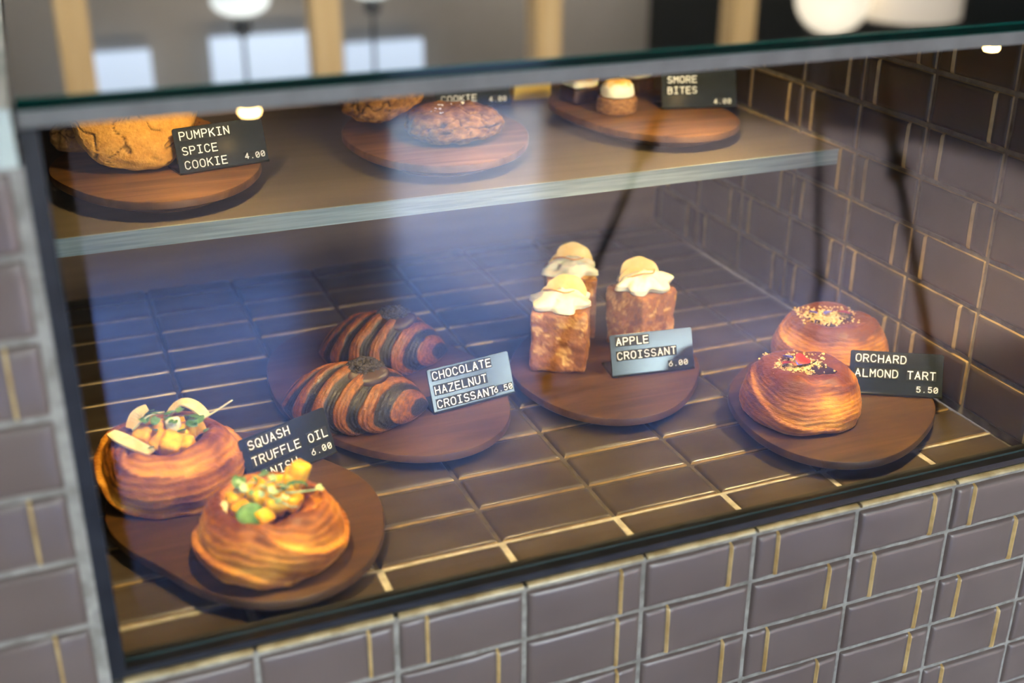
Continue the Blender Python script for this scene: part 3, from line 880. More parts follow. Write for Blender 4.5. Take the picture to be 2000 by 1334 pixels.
def stem(name, m, parent, pts, r, label=None):
    P = [Vector(p) for p in pts]
    Q = []
    for i in range(len(P) - 1):
        p0, p1, p2, p3 = P[max(i - 1, 0)], P[i], P[i + 1], P[min(i + 2, len(P) - 1)]
        for k in range(5):
            t_ = k / 5
            Q.append(0.5 * ((2 * p1) + (-p0 + p2) * t_ + (2 * p0 - 5 * p1 + 4 * p2 - p3) * t_ ** 2 + (-p0 + 3 * p1 - 3 * p2 + p3) * t_ ** 3))
    Q.append(P[-1])
    o = MB().tube(Q, [r * (1 - 0.4 * i / len(Q)) for i in range(len(Q))], 7).build(name, [m], parent, True)
    if label: o['label'] = label
    return o


def bits(name, m, parent, n, place, size, seed, label=None):
    """one part of many tiny irregular crumbs"""
    r = random.Random(seed)
    mb = MB()
    for i in range(n):
        x, y, z, s = place(r)
        s *= r.uniform(0.5, 1.4) * size
        V, F = rbox(s, s * r.uniform(0.6, 1.1), s * r.uniform(0.5, 0.9), r.random() * 50, 3, 0.6, 0.4)
        M = Matrix.Translation((x, y, z + s * 0.2)) @ Matrix.Rotation(r.uniform(0, 6.28), 4, 'Z') @ Matrix.Rotation(r.uniform(-0.8, 0.8), 4, 'X')
        mb.add([M @ Vector(v) for v in V], F)
    o = mb.build(name, [m], parent, True)
    o['kind'] = 'stuff'
    if label: o['label'] = label
    return o


# --- squash pastries
def cam_xy(a, b):
    """offset a to the right and b away, seen from the customer's side (the view stands 22 degrees off the case's axis)"""
    c, s = math.cos(math.radians(-20)), math.sin(math.radians(-20))
    return a * c - b * s, a * s + b * c


# front pastry
D1 = thing('squash_danish', 'squash pastry nearest the glass, heaped with yellow cubes and a round green leaf', 'pastry', (0.122, 0.083, ZB), 0.4, 'squash pastries')
coil_pastry(D1, 0.0560, 0.043, DANISH, 2, 3.0, 19, 1.0, 0.55)
rz1 = -0.4
def L1(a, b, z):
    x, y = cam_xy(a, b); c, s = math.cos(rz1), math.sin(rz1)
    return (x * c - y * s, x * s + y * c, z)
r_ = random.Random(11)
SQ = [(-0.024, 0.004, 0.041, 0.016), (-0.016, -0.012, 0.041, 0.017), (-0.004, 0.006, 0.046, 0.017), (0.006, -0.006, 0.046, 0.018), (0.012, 0.009, 0.045, 0.016), (-0.012, 0.017, 0.043, 0.016),
      (0.017, 0.000, 0.042, 0.014), (-0.002, -0.017, 0.040, 0.014), (-0.022, 0.016, 0.040, 0.013), (0.004, 0.019, 0.045, 0.015), (-0.008, -0.004, 0.049, 0.014), (0.016, 0.014, 0.053, 0.016)]
for i, (a, b, z, s) in enumerate(SQ):
    block('squash_cube', M_SQUASH, D1, L1(a, b, z), (s, s * 0.9, s * 0.85), (r_.uniform(-.6, .6), r_.uniform(-.6, .6), r_.uniform(0, 3)), i + 1)
block('squash_cube', M_SQUASH, D1, L1(0.021, 0.012, 0.059), (0.013, 0.013, 0.019), (0.3, 0.2, 0.4), 40)
shaving('cheese_shaving', M_CHEESE, D1, [L1(-0.032, 0.0, 0.043), L1(-0.033, -0.012, 0.038), L1(-0.028, -0.021, 0.034)], 0.007, label='pale cheese shaving')
shaving('cheese_shaving', M_CHEESE, D1, [L1(-0.018, -0.022, 0.040), L1(-0.015, -0.028, 0.035), L1(-0.013, -0.034, 0.030)], 0.009, label='pale cheese shaving')
leaf('green_leaf', M_GREEN, D1, L1(-0.010, -0.022, 0.045), 0.0105, (0.9, 0.15, -0.3), 0.15, False, label='round green leaf')
leaf('green_leaf', M_GREEN, D1, L1(-0.023, 0.009, 0.054), 0.0062, (0.3, -0.4, 0.7))
leaf('green_leaf', M_GREEN, D1, L1(-0.006, 0.016, 0.056), 0.0050, (-0.2, 0.3, 1.7))
for i, (a, b, z, s, q) in enumerate([(0.005, -0.009, 0.057, 0.0048, 0.3), (0.009, -0.004, 0.058, 0.0042, 1.7), (0.002, -0.003, 0.060, 0.0045, 2.9), (0.014, -0.012, 0.053, 0.004, 0.9), (0.037, 0.004, 0.051, 0.0036, 0.1), (0.020, -0.016, 0.047, 0.0036, 2.1), (0.010, -0.015, 0.052, 0.0036, 4.0)]):
    leaf('sprout_leaf', M_LGREEN, D1, L1(a, b, z), s, (0.5, 0.2, q))
for i in range(16):
    a, b = r_.uniform(-0.022, 0.020), r_.uniform(-0.014, 0.014)
    leaf('sprout_leaf', r_.choice((M_LGREEN, M_GREEN)), D1, L1(a, b, 0.0555 + r_.uniform(0, 0.004)), r_.uniform(0.0026, 0.0042), (r_.uniform(0, 0.8), r_.uniform(-0.4, 0.4), r_.uniform(0, 6)))
stem('sprout_stem', M_LGREEN, D1, [L1(0.012, -0.004, 0.052), L1(0.022, -0.003, 0.052), L1(0.036, 0.003, 0.0505)], 0.0009)
stem('sprout_stem', M_LGREEN, D1, [L1(0.000, -0.006, 0.052), L1(0.006, -0.014, 0.054), L1(0.020, -0.016, 0.0465)], 0.0008)
stem('sprout_stem', M_GREEN, D1, [L1(0.012, 0.004, 0.052), L1(0.018, 0.001, 0.058), L1(0.026, 0.003, 0.056), L1(0.027, 0.008, 0.050)], 0.0014, label='curled dark green stalk')

# rear pastry by the frame
D2 = thing('squash_danish', 'squash pastry behind the black frame, topped with long pale shavings and green sprouts', 'pastry', (0.0645, 0.2080, ZB), 2.1, 'squash pastries')
coil_pastry(D2, 0.0600, 0.047, DANISH, 5, 3.0, 20, 1.0, 0.45)
rz1 = -2.1
r_ = random.Random(12)
for i, (a, b, z, s) in enumerate([(-0.018, 0.000, 0.045, 0.017), (-0.006, 0.004, 0.047, 0.016), (0.006, -0.012, 0.044, 0.019), (0.014, 0.003, 0.046, 0.017), (0.016, -0.010, 0.043, 0.015), (-0.010, 0.014, 0.045, 0.015), (0.004, 0.015, 0.046, 0.016), (0.020, 0.012, 0.046, 0.014), (-0.004, -0.008, 0.043, 0.015)]):
    block('squash_cube', M_SQUASH, D2, L1(a, b, z), (s, s * 0.9, s * 0.85), (r_.uniform(-.5, .5), r_.uniform(-.5, .5), r_.uniform(0, 3)), i + 61)
block('cheese_cube', M_WHITECH, D2, L1(0.006, 0.001, 0.055), (0.010, 0.010, 0.012), (0.1, 0.2, 0.5), 90, 'white cheese cube')
shaving('cheese_shaving', M_CHEESE, D2, [L1(-0.042, -0.008, 0.0530), L1(-0.026, -0.018, 0.0500), L1(-0.006, -0.028, 0.0455)], 0.013, 0.0018, 'long pale cheese shaving')
shaving('cheese_shaving', M_CHEESE, D2, [L1(-0.002, 0.018, 0.055), L1(0.008, 0.022, 0.064), L1(0.020, 0.018, 0.063), L1(0.030, 0.012, 0.056)], 0.012, 0.0016, 'curled pale cheese shaving')
shaving('cheese_shaving', M_CHEESE, D2, [L1(-0.030, 0.006, 0.049), L1(-0.025, 0.014, 0.058), L1(-0.018, 0.018, 0.062)], 0.014, 0.0018, 'tan cheese shaving')
for i, (a, b, z, s, q) in enumerate([(-0.011, 0.010, 0.060, 0.0072, 0.4), (-0.016, 0.006, 0.058, 0.0055, 2.2), (0.002, 0.008, 0.061, 0.0060, 1.2), (0.020, 0.004, 0.060, 0.0072, 0.2), (0.027, 0.002, 0.058, 0.0060, 2.4), (0.022, -0.002, 0.057, 0.0055, 4.1), (-0.008, -0.006, 0.054, 0.0036, 0.0), (0.014, -0.008, 0.054, 0.0040, 1.0), (-0.006, -0.027, 0.0495, 0.0030, 1.0), (0.033, -0.004, 0.052, 0.003, 2.0)]):
    leaf('green_leaf', M_GREEN, D2, L1(a, b, z), s, (0.35, 0.2, q))
for i in range(12):
    a, b = r_.uniform(-0.018, 0.026), r_.uniform(-0.008, 0.014)
    leaf('green_leaf', M_GREEN, D2, L1(a, b, 0.0575 + r_.uniform(0, 0.004)), r_.uniform(0.0028, 0.0050), (r_.uniform(0, 0.8), r_.uniform(-0.4, 0.4), r_.uniform(0, 6)))
stem('cream_stalk', M_STEM, D2, [L1(0.026, 0.004, 0.057), L1(0.037, 0.010, 0.061), L1(0.052, 0.016, 0.069)], 0.0009)
stem('cream_stalk', M_STEM, D2, [L1(-0.026, -0.004, 0.053), L1(-0.014, 0.003, 0.062), L1(-0.003, 0.012, 0.061)], 0.0008)

# --- almond tarts
def tart(loc, rz, seed, lab, petals):
    t = thing('almond_tart', lab, 'pastry', loc, rz, 'almond tarts')
    coil_pastry(t, 0.0565, 0.047, TART, seed, 2.4, 30, 1.0, 1.25, 0.030, 0.20)
    c, s = math.cos(-rz), math.sin(-rz)
    def LL(a, b, z):
        x, y = cam_xy(a, b)
        return (x * c - y * s, x * s + y * c, z)
    # dark glaze pooled in the hollow
    n = 48
    X = []
    for k, (f, h) in enumerate(((1.0, 0.0415), (0.96, 0.0432), (0.82, 0.0440), (0.5, 0.0444), (0.12, 0.0446))):
        X.append([(f * 0.0300 * (1 + 0.14 * math.sin(2 * a + seed) + 0.07 * math.sin(5 * a)) * math.cos(a), f * 0.0300 * (1 + 0.14 * math.sin(2 * a + seed) + 0.07 * math.sin(5 * a)) * math.sin(a), h) for a in np.linspace(0, 2 * np.pi, n, endpoint=False)])
    grid_closed_u(np.array(X), 'chocolate_glaze', [M_CHOC], t)
    def pl(r):
        a = r.gauss(-0.006, 0.010); b = r.gauss(0.003, 0.008)
        if r.random() < 0.3: a = r.uniform(-0.034, 0.024); b = r.uniform(-0.018, 0.026)
        if a > 0.004 and b < 0.002 and r.random() < 0.8: a -= 0.018
        x, y, _ = LL(a, b, 0)
        return x, y, 0.0446 + (0.0018 if math.hypot(x, y) > 0.022 else 0), 1
    bits('almond_crumb', M_ALMOND, t, 640, pl, 0.0018, seed)
    for (a, b, sz, m, q, nm) in petals:
        leaf(nm, m, t, LL(a, b, 0.0485), sz, (0.35, 0.1, q), 0.35, False)
    return t


tart((0.6210, 0.1285, ZB), 0.3, 3, 'almond tart nearest the glass with red and violet petals, lit golden', [(-0.002, 0.004, 0.0085, M_RED, 0.2, 'red_petal'), (-0.013, 0.012, 0.0050, M_BLUE, 1.9, 'violet_petal'), (-0.006, -0.001, 0.0042, M_BLUE, 0.3, 'violet_petal'), (-0.016, -0.001, 0.0052, M_RED, 2.7, 'red_petal'), (-0.011, -0.003, 0.0035, M_ORANGE, 0.9, 'orange_petal')])
tart((0.7120, 0.2130, ZB), 1.9, 6, 'almond tart behind the orchard card, in shade', [(0.012, 0.004, 0.0065, M_RED, 0.4, 'red_petal'), (-0.003, 0.005, 0.0050, M_BLUE, 1.6, 'violet_petal'), (-0.018, 0.006, 0.0045, M_BLUE, 0.2, 'violet_petal')])

# --- striped croissants
def croissant(loc, rz, seed, lab, L_=0.128, R=0.0335):
    t = thing('chocolate_croissant', lab, 'croissant', loc, rz, 'striped chocolate croissants')
    nu, nv = 200, 190
    s = np.linspace(-1, 1, nv); u = np.linspace(0, 2 * np.pi, nu, endpoint=False)
    U, S = np.meshgrid(u, s)
    prof = (1 - np.abs(s) ** 2.2) ** 0.72
    prof = np.maximum(prof, 0.02)
    ph = 3.1 * S + 0.25 * S ** 3 - 1.5 * np.cos(U) * (1 - 0.6 * np.clip(S, 0, 1) ** 2) + 0.15 * np.sin(U) + 0.10 * perlin(np.cos(U) * 1.5 + seed, np.sin(U) * 1.5, S * 3)
    fr = ph - np.floor(ph)
    wv = 0.5 + 0.10 * perlin(S * 4 + seed * 3.1, np.cos(U) * 2.5, np.sin(U) * 2.5)
    dark = smooth(wv - 0.025, wv + 0.025, fr) * (1 - smooth(0.965, 1.0, fr))
    steps = 0.030 * np.cos(2 * np.pi * (ph - 0.25)) + 0.040 * (1 - dark) + 0.012 * np.sin(2 * np.pi * (fr * 6))
    rad = R * prof[:, None] * (1 + steps * (1 - np.abs(S) ** 6)) * (1 + 0.05 * perlin(S * 2 + seed, np.cos(U) * 1.3, np.sin(U) * 1.3))
    rad += R * 0.010 * perlin(S * 26 + ph * 3, np.cos(U) * 7, np.sin(U) * 7 + seed) * prof[:, None]
    yy = rad * np.cos(U) * 1.08
    zz = rad * np.sin(U)
    zz = np.where(zz < 0, zz * 0.72, zz * 1.0)
    xx = S * L_ / 2
    zz = zz + 0.0195 - 0.010 * S ** 2 - 0.002
    yy = yy + 0.016 * S ** 2
    zz = np.maximum(zz, 0.0002)
    n = fbm(S * 16 + ph * 2, np.cos(U) * 5 + seed, np.sin(U) * 5, 4)
    lines = 0.5 + 0.5 * np.sin(2 * np.pi * (fr * 9 + 0.6 * n))
    br = lerp3((0.095, 0.025, 0.004), (0.28, 0.090, 0.012), np.clip(0.5 + 0.65 * n + 0.55 * (lines - 0.5), 0, 1))
    dk = lerp3((0.006, 0.005, 0.004), (0.026, 0.020, 0.016), np.clip(0.4 + 0.6 * n, 0, 1))
    C = br * (1 - dark[..., None]) + dk * dark[..., None]
    grid_closed_u(np.stack([xx, yy, zz], -1), 'croissant_body', [M_CROIS], t, C)
    # soft dollop of chocolate hazelnut cream with crumbs
    X = []
    topz = 0.0195 + R * 0.86
    for f, h in ((0.55, -0.006), (0.95, -0.0035), (1.08, 0.0000), (1.0, 0.0030), (0.86, 0.0045), (0.6, 0.0052), (0.1, 0.0055)):
        X.append([(0.015 + 0.0180 * f * math.cos(a) * (1 + 0.10 * math.sin(3 * a + seed)), -0.004 + 0.0155 * f * math.sin(a) * (1 + 0.05 * math.cos(2 * a)), topz + h + 0.35 * min(0, 0.0155 * f * math.sin(a))) for a in np.linspace(0, 2 * np.pi, 40, endpoint=False)])
    grid_closed_u(np.array(X), 'hazelnut_cream', [M_HAZEL], t)
    def pl(r):
        a = r.uniform(0, 6.28); f = math.sqrt(r.random())
        return 0.013 + 0.0175 * f * math.cos(a), 0.0015 + 0.0120 * f * math.sin(a), topz + 0.0010 + 0.0095 * (1 - f * f) * r.uniform(0.75, 1.05), 1
    bits('chocolate_crumb', M_CRUMB, t, 420, pl, 0.0034, seed)
    return t


croissant((0.2315, 0.2635, ZB), math.radians(-22), 2, 'striped chocolate croissant nearest the glass, with a crumbed dollop of chocolate cream', 0.136, 0.0350)
croissant((0.2900, 0.3680, ZB), math.radians(-19), 7, 'striped chocolate croissant standing behind the other, in shade', 0.130, 0.0360)

# --- cube croissants
def cube_croissant(loc, rz, w_, h, seed, lab, slice_rot):
    t = thing('cube_croissant', lab, 'croissant', loc, rz, 'cube croissants')
    V, F = rbox(w_, w_, h, seed, 26, 0.12, 0.0)
    V = np.array(V); V[:, 2] += h / 2
    q = seed * 5.3
    x, y, z = V[:, 0] * 95, V[:, 1] * 95, V[:, 2] * 95
    lump = fbm(x * 0.5 + q, y * 0.5, z * 0.5, 3)
    c0 = V.mean(0)
    dirn = (V - c0); dirn /= np.linalg.norm(dirn, axis=1)[:, None]
    V = V + dirn * (0.0016 * lump[:, None] + 0.0008 * fbm(x * 2, y * 2 + q, z * 2, 2)[:, None])
    V[:, 2] = np.maximum(V[:, 2], 0)
    sw = fbm(x * 0.9 + q + 1.2 * perlin(x, y, z), y * 0.9, z * 0.9, 4)
    ln = 0.5 + 0.5 * np.sin(9 * (sw + 0.25 * z))
    tt = np.clip(0.42 + 0.65 * sw + 0.38 * (ln - 0.5), 0, 1)
    C = np.where((tt < 0.6)[:, None], lerp3((0.17, 0.056, 0.018), (0.34, 0.130, 0.040), np.clip(tt / 0.6, 0, 1)), lerp3((0.34, 0.125, 0.038), (0.74, 0.43, 0.14), np.clip((tt - 0.6) / 0.4, 0, 1)))
    mk('crust', V, F, [M_CUBE], t, True, None, C)
    # piped cream: lobed mound with a twisted crest
    nu, nv = 96, 34
    u = np.linspace(0, 2 * np.pi, nu, endpoint=False); v = np.linspace(0, 1, nv)
    U, S = np.meshgrid(u, v)
    r0 = np.interp(v, [0, 0.12, 0.3, 0.5, 0.7, 0.88, 1.0], [0.62, 0.98, 1.0, 0.82, 0.66, 0.40, 0.04])
    hz = np.interp(v, [0, 0.12, 0.3, 0.5, 0.7, 0.88, 1.0], [0.0, 0.10, 0.42, 0.66, 0.86, 1.0, 1.06])
    lob = 1 + 0.15 * np.cos(6 * U + 1.8 * S + seed) * (1 - S * 0.4) + 0.05 * np.cos(11 * U - 3 * S) + 0.28 * perlin(np.cos(U) * 1.2 + q, np.sin(U) * 1.2, S * 2)
    rr = 0.0262 * r0[:, None] * lob
    X = np.stack([rr * np.cos(U) * 1.05, rr * np.sin(U) * 0.95, h - 0.0008 + 0.0150 * hz[:, None] * (1 + 0.25 * perlin(np.cos(U) + q, np.sin(U), 1.1))], -1)
    grid_closed_u(X, 'whipped_cream', [M_CREAM], t)
    # apple slice: thick half disc standing in the cream
    for k, (dx, dy, dz, sc_, ex) in enumerate(((0.004, 0.007, 0.0105, 1.0, 0.0), (-0.006, 0.003, 0.0050, 0.85, 0.40))):
        n = 34
        out = []
        for q_ in np.linspace(math.radians(-16), math.radians(196), n):
            wv = 1 + 0.05 * math.sin(2.0 * q_ + seed + k) + 0.02 * math.sin(7 * q_ + seed)
            out.append((0.0195 * sc_ * wv * math.cos(q_), 0.0185 * sc_ * wv * math.sin(q_)))
        th = 0.0024
        bend = lambda x, z: 0.10 * (x * x + z * z) / 0.02
        Vs = [(x, -th / 2 + bend(x, z), z) for x, z in out] + [(x, th / 2 + bend(x, z), z) for x, z in out]
        # inner ring so the bent faces stay smooth
        mid = [(x * 0.55, -th / 2 + bend(x * 0.55, z * 0.55), z * 0.55) for x, z in out] + [(x * 0.55, th / 2 + bend(x * 0.55, z * 0.55), z * 0.55) for x, z in out]
        Va = Vs + mid
        mb = MB()
        Fs = []
        for i in range(n):
            j = (i + 1) % n
            Fs += [(i, j, 2 * n + j, 2 * n + i), (n + j, n + i, 3 * n + i, 3 * n + j)]
        Fs += [tuple(2 * n + i for i in range(n)), tuple(3 * n + i for i in range(n - 1, -1, -1))]
        Fr = [(i, n + i, n + (i + 1) % n, (i + 1) % n) for i in range(n)]
        mb.add(Va, Fs + Fr, 0)
        for i in range(len(Fs), len(Fs) + n - 1): mb.M[i] = 1
        a, b, c = slice_rot
        M = Matrix.Translation((dx, dy, h + dz)) @ Matrix.Rotation(c + ex * 0.6, 4, 'Z') @ Matrix.Rotation(b - ex, 4, 'Y') @ Matrix.Rotation(a - ex * 0.8, 4, 'X')
        mb.V = [M @ Vector(p) for p in mb.V]
        ap = mb.build('apple_slice', [M_APPLE, M_ASKIN], t, True)
        ap.modifiers.new('edge', 'EDGE_SPLIT').split_angle = math.radians(40)
    stem('caramel_drizzle', M_CARAMEL, t, [(-0.018, 0.004, h + 0.013), (-0.008, -0.006, h + 0.0175), (0.004, -0.010, h + 0.0165), (0.013, -0.004, h + 0.0165)], 0.0011)
    return t


cube_croissant((0.4580, 0.3085, ZB), math.radians(-29), 0.0555, 0.0620, 1, 'cube croissant nearest the glass, front face square to the viewer, crossed by a dark streak', (-0.30, 0.1, 0.1))
cube_croissant((0.5520, 0.3170, ZB), math.radians(20), 0.0510, 0.0640, 2, 'cube croissant standing behind the apple croissant card', (-0.25, 0.15, -0.75))
cube_croissant((0.5000, 0.3790, ZB), math.radians(-22), 0.0530, 0.0660, 3, 'cube croissant farthest from the glass, half hidden behind the front one', (-0.45, 0.0, -0.05))

# --- cookies
def cookie(name, loc, rot, R, H, seed, lab, c0, c1, crack, group, nub=0.5, cat='cookie'):
    t = thing(name, lab, cat, loc, 0, group)
    t.rotation_euler = rot
    nu, nv = 150, 90
    u = np.linspace(0, 2 * np.pi, nu, endpoint=False); v = np.linspace(0.0, np.pi, nv)
    U, V_ = np.meshgrid(u, v)
    sx_, cz_ = np.sin(V_), -np.cos(V_)
    r = np.sign(sx_) * np.abs(sx_) ** 0.62; z = np.sign(cz_) * np.abs(cz_) ** 0.85
    q = seed * 9.1
    X, Y, Z = r * np.cos(U), r * np.sin(U), z
    edge = 1 + 0.07 * perlin(np.cos(U) * 1.5 + q, np.sin(U) * 1.5, 0.3) + 0.035 * perlin(np.cos(U) * 4, np.sin(U) * 4 + q, 1.3)
    px, py, pz = X * R * edge, Y * R * edge, np.where(Z > 0, Z * H * 0.62, Z * H * 0.38)
    w1 = X * 1.9 + q + 0.5 * perlin(X * 3, Y * 3 + q, Z); w2 = Y * 1.9 + 0.5 * perlin(X * 3 + 5, Y * 3, Z + q)
    rid = np.abs(perlin(w1, w2, Z * 0.8 + q))
    cr = smooth(0.055, 0.0, rid) * smooth(-0.2, 0.3, z)
    nb = fbm(X * 6 + q, Y * 6, Z * 3, 4)
    d = R * (0.05 * perlin(X * 2.2 + q, Y * 2.2, Z * 2) + 0.030 * nub * nb) - R * 0.07 * cr * crack
    nx, ny, nz = X * 0.5, Y * 0.5, z
    ln = np.sqrt(nx ** 2 + ny ** 2 + nz ** 2) + 1e-6
    P = np.stack([px + d * nx / ln, py + d * ny / ln, pz + d * nz / ln + H * 0.38], -1)
    P[..., 2] = np.maximum(P[..., 2], 0)
    tt = np.clip(0.5 + 0.5 * nb * (0.5 + nub) + 0.2 * perlin(X * 1.2, Y * 1.2 + q, 0), 0, 1)
    C = lerp3(c0, c1, tt)
    dk = np.clip(cr * crack, 0, 1)[..., None]
    C = C * (1 - dk * 0.8)
    grid_closed_u(P, 'cookie_dough', [M_COOKIE], t, C)
    return t


cookie('pumpkin_cookie', (0.0900, 0.4640, ZBS + 0.0425), (math.radians(55), math.radians(6), math.radians(-12)), 0.056, 0.028, 1, 'large golden cracked pumpkin cookie leaning upright beside its card', (0.46, 0.20, 0.030), (0.66, 0.34, 0.075), 0.9, 'pumpkin spice cookies', 0.35)
cookie('pumpkin_cookie', (0.1180, 0.5060, ZBS + 0.0005), (0, 0, 0.6), 0.050, 0.028, 2, 'pumpkin cookie lying flat behind the leaning one, seen left of the card', (0.30, 0.115, 0.025), (0.50, 0.23, 0.06), 0.9, 'pumpkin spice cookies', 0.6)
cookie('pumpkin_cookie', (0.0440, 0.5360, ZBS + 0.0005), (0, 0, 1.9), 0.030, 0.030, 3, 'small dark pumpkin cookie at the back, left of the leaning one', (0.28, 0.11, 0.028), (0.45, 0.20, 0.055), 0.8, 'pumpkin spice cookies', 0.6)


def nubbly(loc, rot, R, H, seed, lab):
    t = cookie('oat_cookie', loc, rot, R, H, seed, lab, (0.10, 0.036, 0.008), (0.34, 0.155, 0.038), 1.0, 'nubbly brown cookies', 0.85)
    def pl(r):
        a = r.uniform(0, 6.28); f = math.sqrt(r.random()) * 0.55
        return R * f * math.cos(a), R * f * math.sin(a), H * 0.93, 1
    bits('salt_flakes', M_SALT, t, 26, pl, 0.0030, seed, 'white salt flakes')
    return t


nubbly((0.3960, 0.4450, ZBS + 0.0010), (0, 0, 0.5), 0.0500, 0.030, 12, 'nubbly brown salted cookie lying in front on the board')
nubbly((0.3470, 0.5120, ZBS + 0.0310), (math.radians(15), math.radians(-24), 0.1), 0.0480, 0.024, 15, 'nubbly brown salted cookie propped up on the other one')

# --- marshmallow bites
def mallow_col(X, h):
    z = X[..., 2]
    n = 0.35 * perlin(X[..., 0] * 160, X[..., 1] * 160, z * 160)
    k = np.clip((z - z.min()) / (z.max() - z.min()) + n * 0.5, 0, 1)
    white = (0.86, 0.82, 0.70)
    C = lerp3(white, (0.82, 0.46, 0.09), smooth(0.55, 0.85, k))
    return C * (1 - 0.6 * smooth(0.95, 1.1, k)[..., None])


def bite_round(loc, lab):
    t = thing('marshmallow_bite', lab, 'sweet', loc, 0, 'marshmallow bites')
    nu, nv = 72, 36
    u = np.linspace(0, 2 * np.pi, nu, endpoint=False); v = np.linspace(0, 1, nv)
    U, S = np.meshgrid(u, v)
    r = np.interp(v, [0, 0.06, 0.3, 0.7, 0.92, 1.0], [0.88, 0.98, 1.0, 0.98, 0.90, 0.6]) * 0.0225
    z = np.interp(v, [0, 0.06, 0.3, 0.7, 0.92, 1.0], [0, 0.04, 0.3, 0.75, 0.98, 1.0]) * 0.0175
    n = fbm(np.cos(U) * 4, np.sin(U) * 4, S * 5, 4)
    X = np.stack([r[:, None] * np.cos(U) * (1 + 0.03 * n), r[:, None] * np.sin(U) * (1 + 0.03 * n), np.repeat(z[:, None], nu, 1)], -1)
    grid_closed_u(X, 'biscuit_base', [M_BISCUIT], t, lerp3((0.16, 0.062, 0.020), (0.40, 0.20, 0.075), np.clip(0.5 + 0.6 * n, 0, 1)))
    r = np.interp(v, [0, 0.1, 0.3, 0.55, 0.8, 0.93, 1.0], [0.80, 0.97, 1.0, 0.97, 0.72, 0.42, 0.03]) * 0.0185
    z = np.interp(v, [0, 0.1, 0.3, 0.55, 0.8, 0.93, 1.0], [0, 0.06, 0.3, 0.6, 0.9, 1.0, 1.04]) * 0.0195
    n = perlin(np.cos(U) * 2, np.sin(U) * 2, S * 3)
    X = np.stack([r[:, None] * np.cos(U) * (1 + 0.05 * n), r[:, None] * np.sin(U) * (1 + 0.05 * n), 0.0168 + z[:, None] * (1 + 0.06 * n)], -1)
    grid_closed_u(X, 'marshmallow', [M_MALLOW], t, mallow_col(X, 0.02))
    return t


def bite_square(loc, rz, lab, w_=0.036, h=0.0165):
    t = thing('brownie_bite', lab, 'sweet', loc, rz, 'square chocolate bites')
    block('brownie_base', M_BROWNIE, t, (0, 0, h / 2), (w_, w_, h), (0, 0, 0), 3, None, 0.18, 9, 0.03)
    V, F = rbox(w_ * 0.94, w_ * 0.94, 0.014, 5, 12, 0.45, 0.06)
    V = np.array(V); V[:, 2] += h + 0.0065
    mk('marshmallow', V, F, [M_MALLOW], t, True, None, mallow_col(V, 0.014))
    return t


bite_round((0.6010, 0.4850, ZBS), 'round marshmallow bite with a toasted top on a crumbly biscuit base')
bite_square((0.5860, 0.5480, ZBS), 0.1, 'square chocolate bite with a toasted white top, left of the round one')
bite_square((0.6690, 0.5720, ZBS), 0.4, 'square chocolate bite half hidden between the round one and the card', 0.034)
bx = thing('paper_box', 'small yellow paper box at the back of the shelf', 'box', (0.5690, 0.660, ZS))
MB().box((-0.024, -0.012, 0), (0.024, 0.012, 0.030)).build('box_body', [M_YELLOW], bx)
MB().box((-0.0245, -0.0125, 0.0295), (0.0245, 0.0125, 0.0335)).build('box_lid', [M_YELLOW], bx)

# ------------------------------------------------------------------ the shop around the case
M_FLOOR = noisy(mat('polished_concrete_floor', rough=0.2, spec=0.22), (0.22, 0.195, 0.19), (0.30, 0.265, 0.26), (1.5, 1.5, 1.5), 6, rough=(0.17, 0.26))
M_WALL = noisy(mat('taupe_plaster', rough=0.8), (0.36, 0.32, 0.27), (0.42, 0.375, 0.32), (2, 2, 2))
M_DARKWALL = noisy(mat('dark_wall_paint', rough=0.7), (0.012, 0.010, 0.008), (0.02, 0.017, 0.014), (2, 2, 2))
M_GREYWALL = noisy(mat('grey_plaster', rough=0.8), (0.30, 0.29, 0.27), (0.38, 0.365, 0.345), (2, 2, 2))
M_CEIL = mat('grey_ceiling', (0.30, 0.29, 0.28), rough=0.9)
M_POST = noisy(mat('pale_oak_post', rough=0.5), (0.62, 0.40, 0.16), (0.80, 0.56, 0.27), (30, 30, 2))
M_STANDIN = noisy(mat('dark_standin_paint', rough=0.6), (0.008, 0.008, 0.010), (0.014, 0.014, 0.018), (3, 3, 3))
M_MULL = mat('dark_window_bars', (0.03, 0.03, 0.035), rough=0.5)
M_LITPANE = mat('frosted_lit_pane', (0.7, 0.78, 0.9), rough=0.5, emit=(0.62, 0.78, 1.0), es=1.8)

X0, X1, Y0, Y1, ZC = -4.0, 7.0, WY, 4.4, 3.0
o = MB().box((X0, Y0, -0.1), (X1, Y1, 0)).build('floor', [M_FLOOR]); tag(struct(o), 'polished concrete shop floor')
o = MB().box((X0, Y0, ZC), (X1, Y1, ZC + 0.1)).build('ceiling', [M_CEIL]); tag(struct(o), 'grey shop ceiling')
o = MB().box((X0 - 0.1, Y0, 0), (X0, Y1, ZC)).build('wall_west', [M_GREYWALL]); tag(struct(o), 'grey side wall of the shop')
o = MB().box((X1, Y0, 0), (X1 + 0.1, Y1, ZC)).build('wall_east', [M_GREYWALL]); tag(struct(o), 'grey far side wall of the shop')
o = MB().box((X0, Y1, 0), (2.75, Y1 + 0.1, ZC)).box((2.75, Y1, 0), (X1, Y1 + 0.1, ZC), 1).build('wall_kitchen', [M_WALL, M_DARKWALL]); tag(struct(o), 'taupe wall behind the counter')
mb = MB()
xs = [X0] + [q for ab in WIN for q in ab[:2]] + [X1]
for k in range(0, len(xs), 2):
    mb.box((xs[k], Y0 - 0.15, 0), (xs[k + 1], Y0, ZC))
for a, b, WZ0, WZ1 in WIN:
    mb.box((a, Y0 - 0.15, 0), (b, Y0, WZ0)).box((a, Y0 - 0.15, WZ1), (b, Y0, ZC))
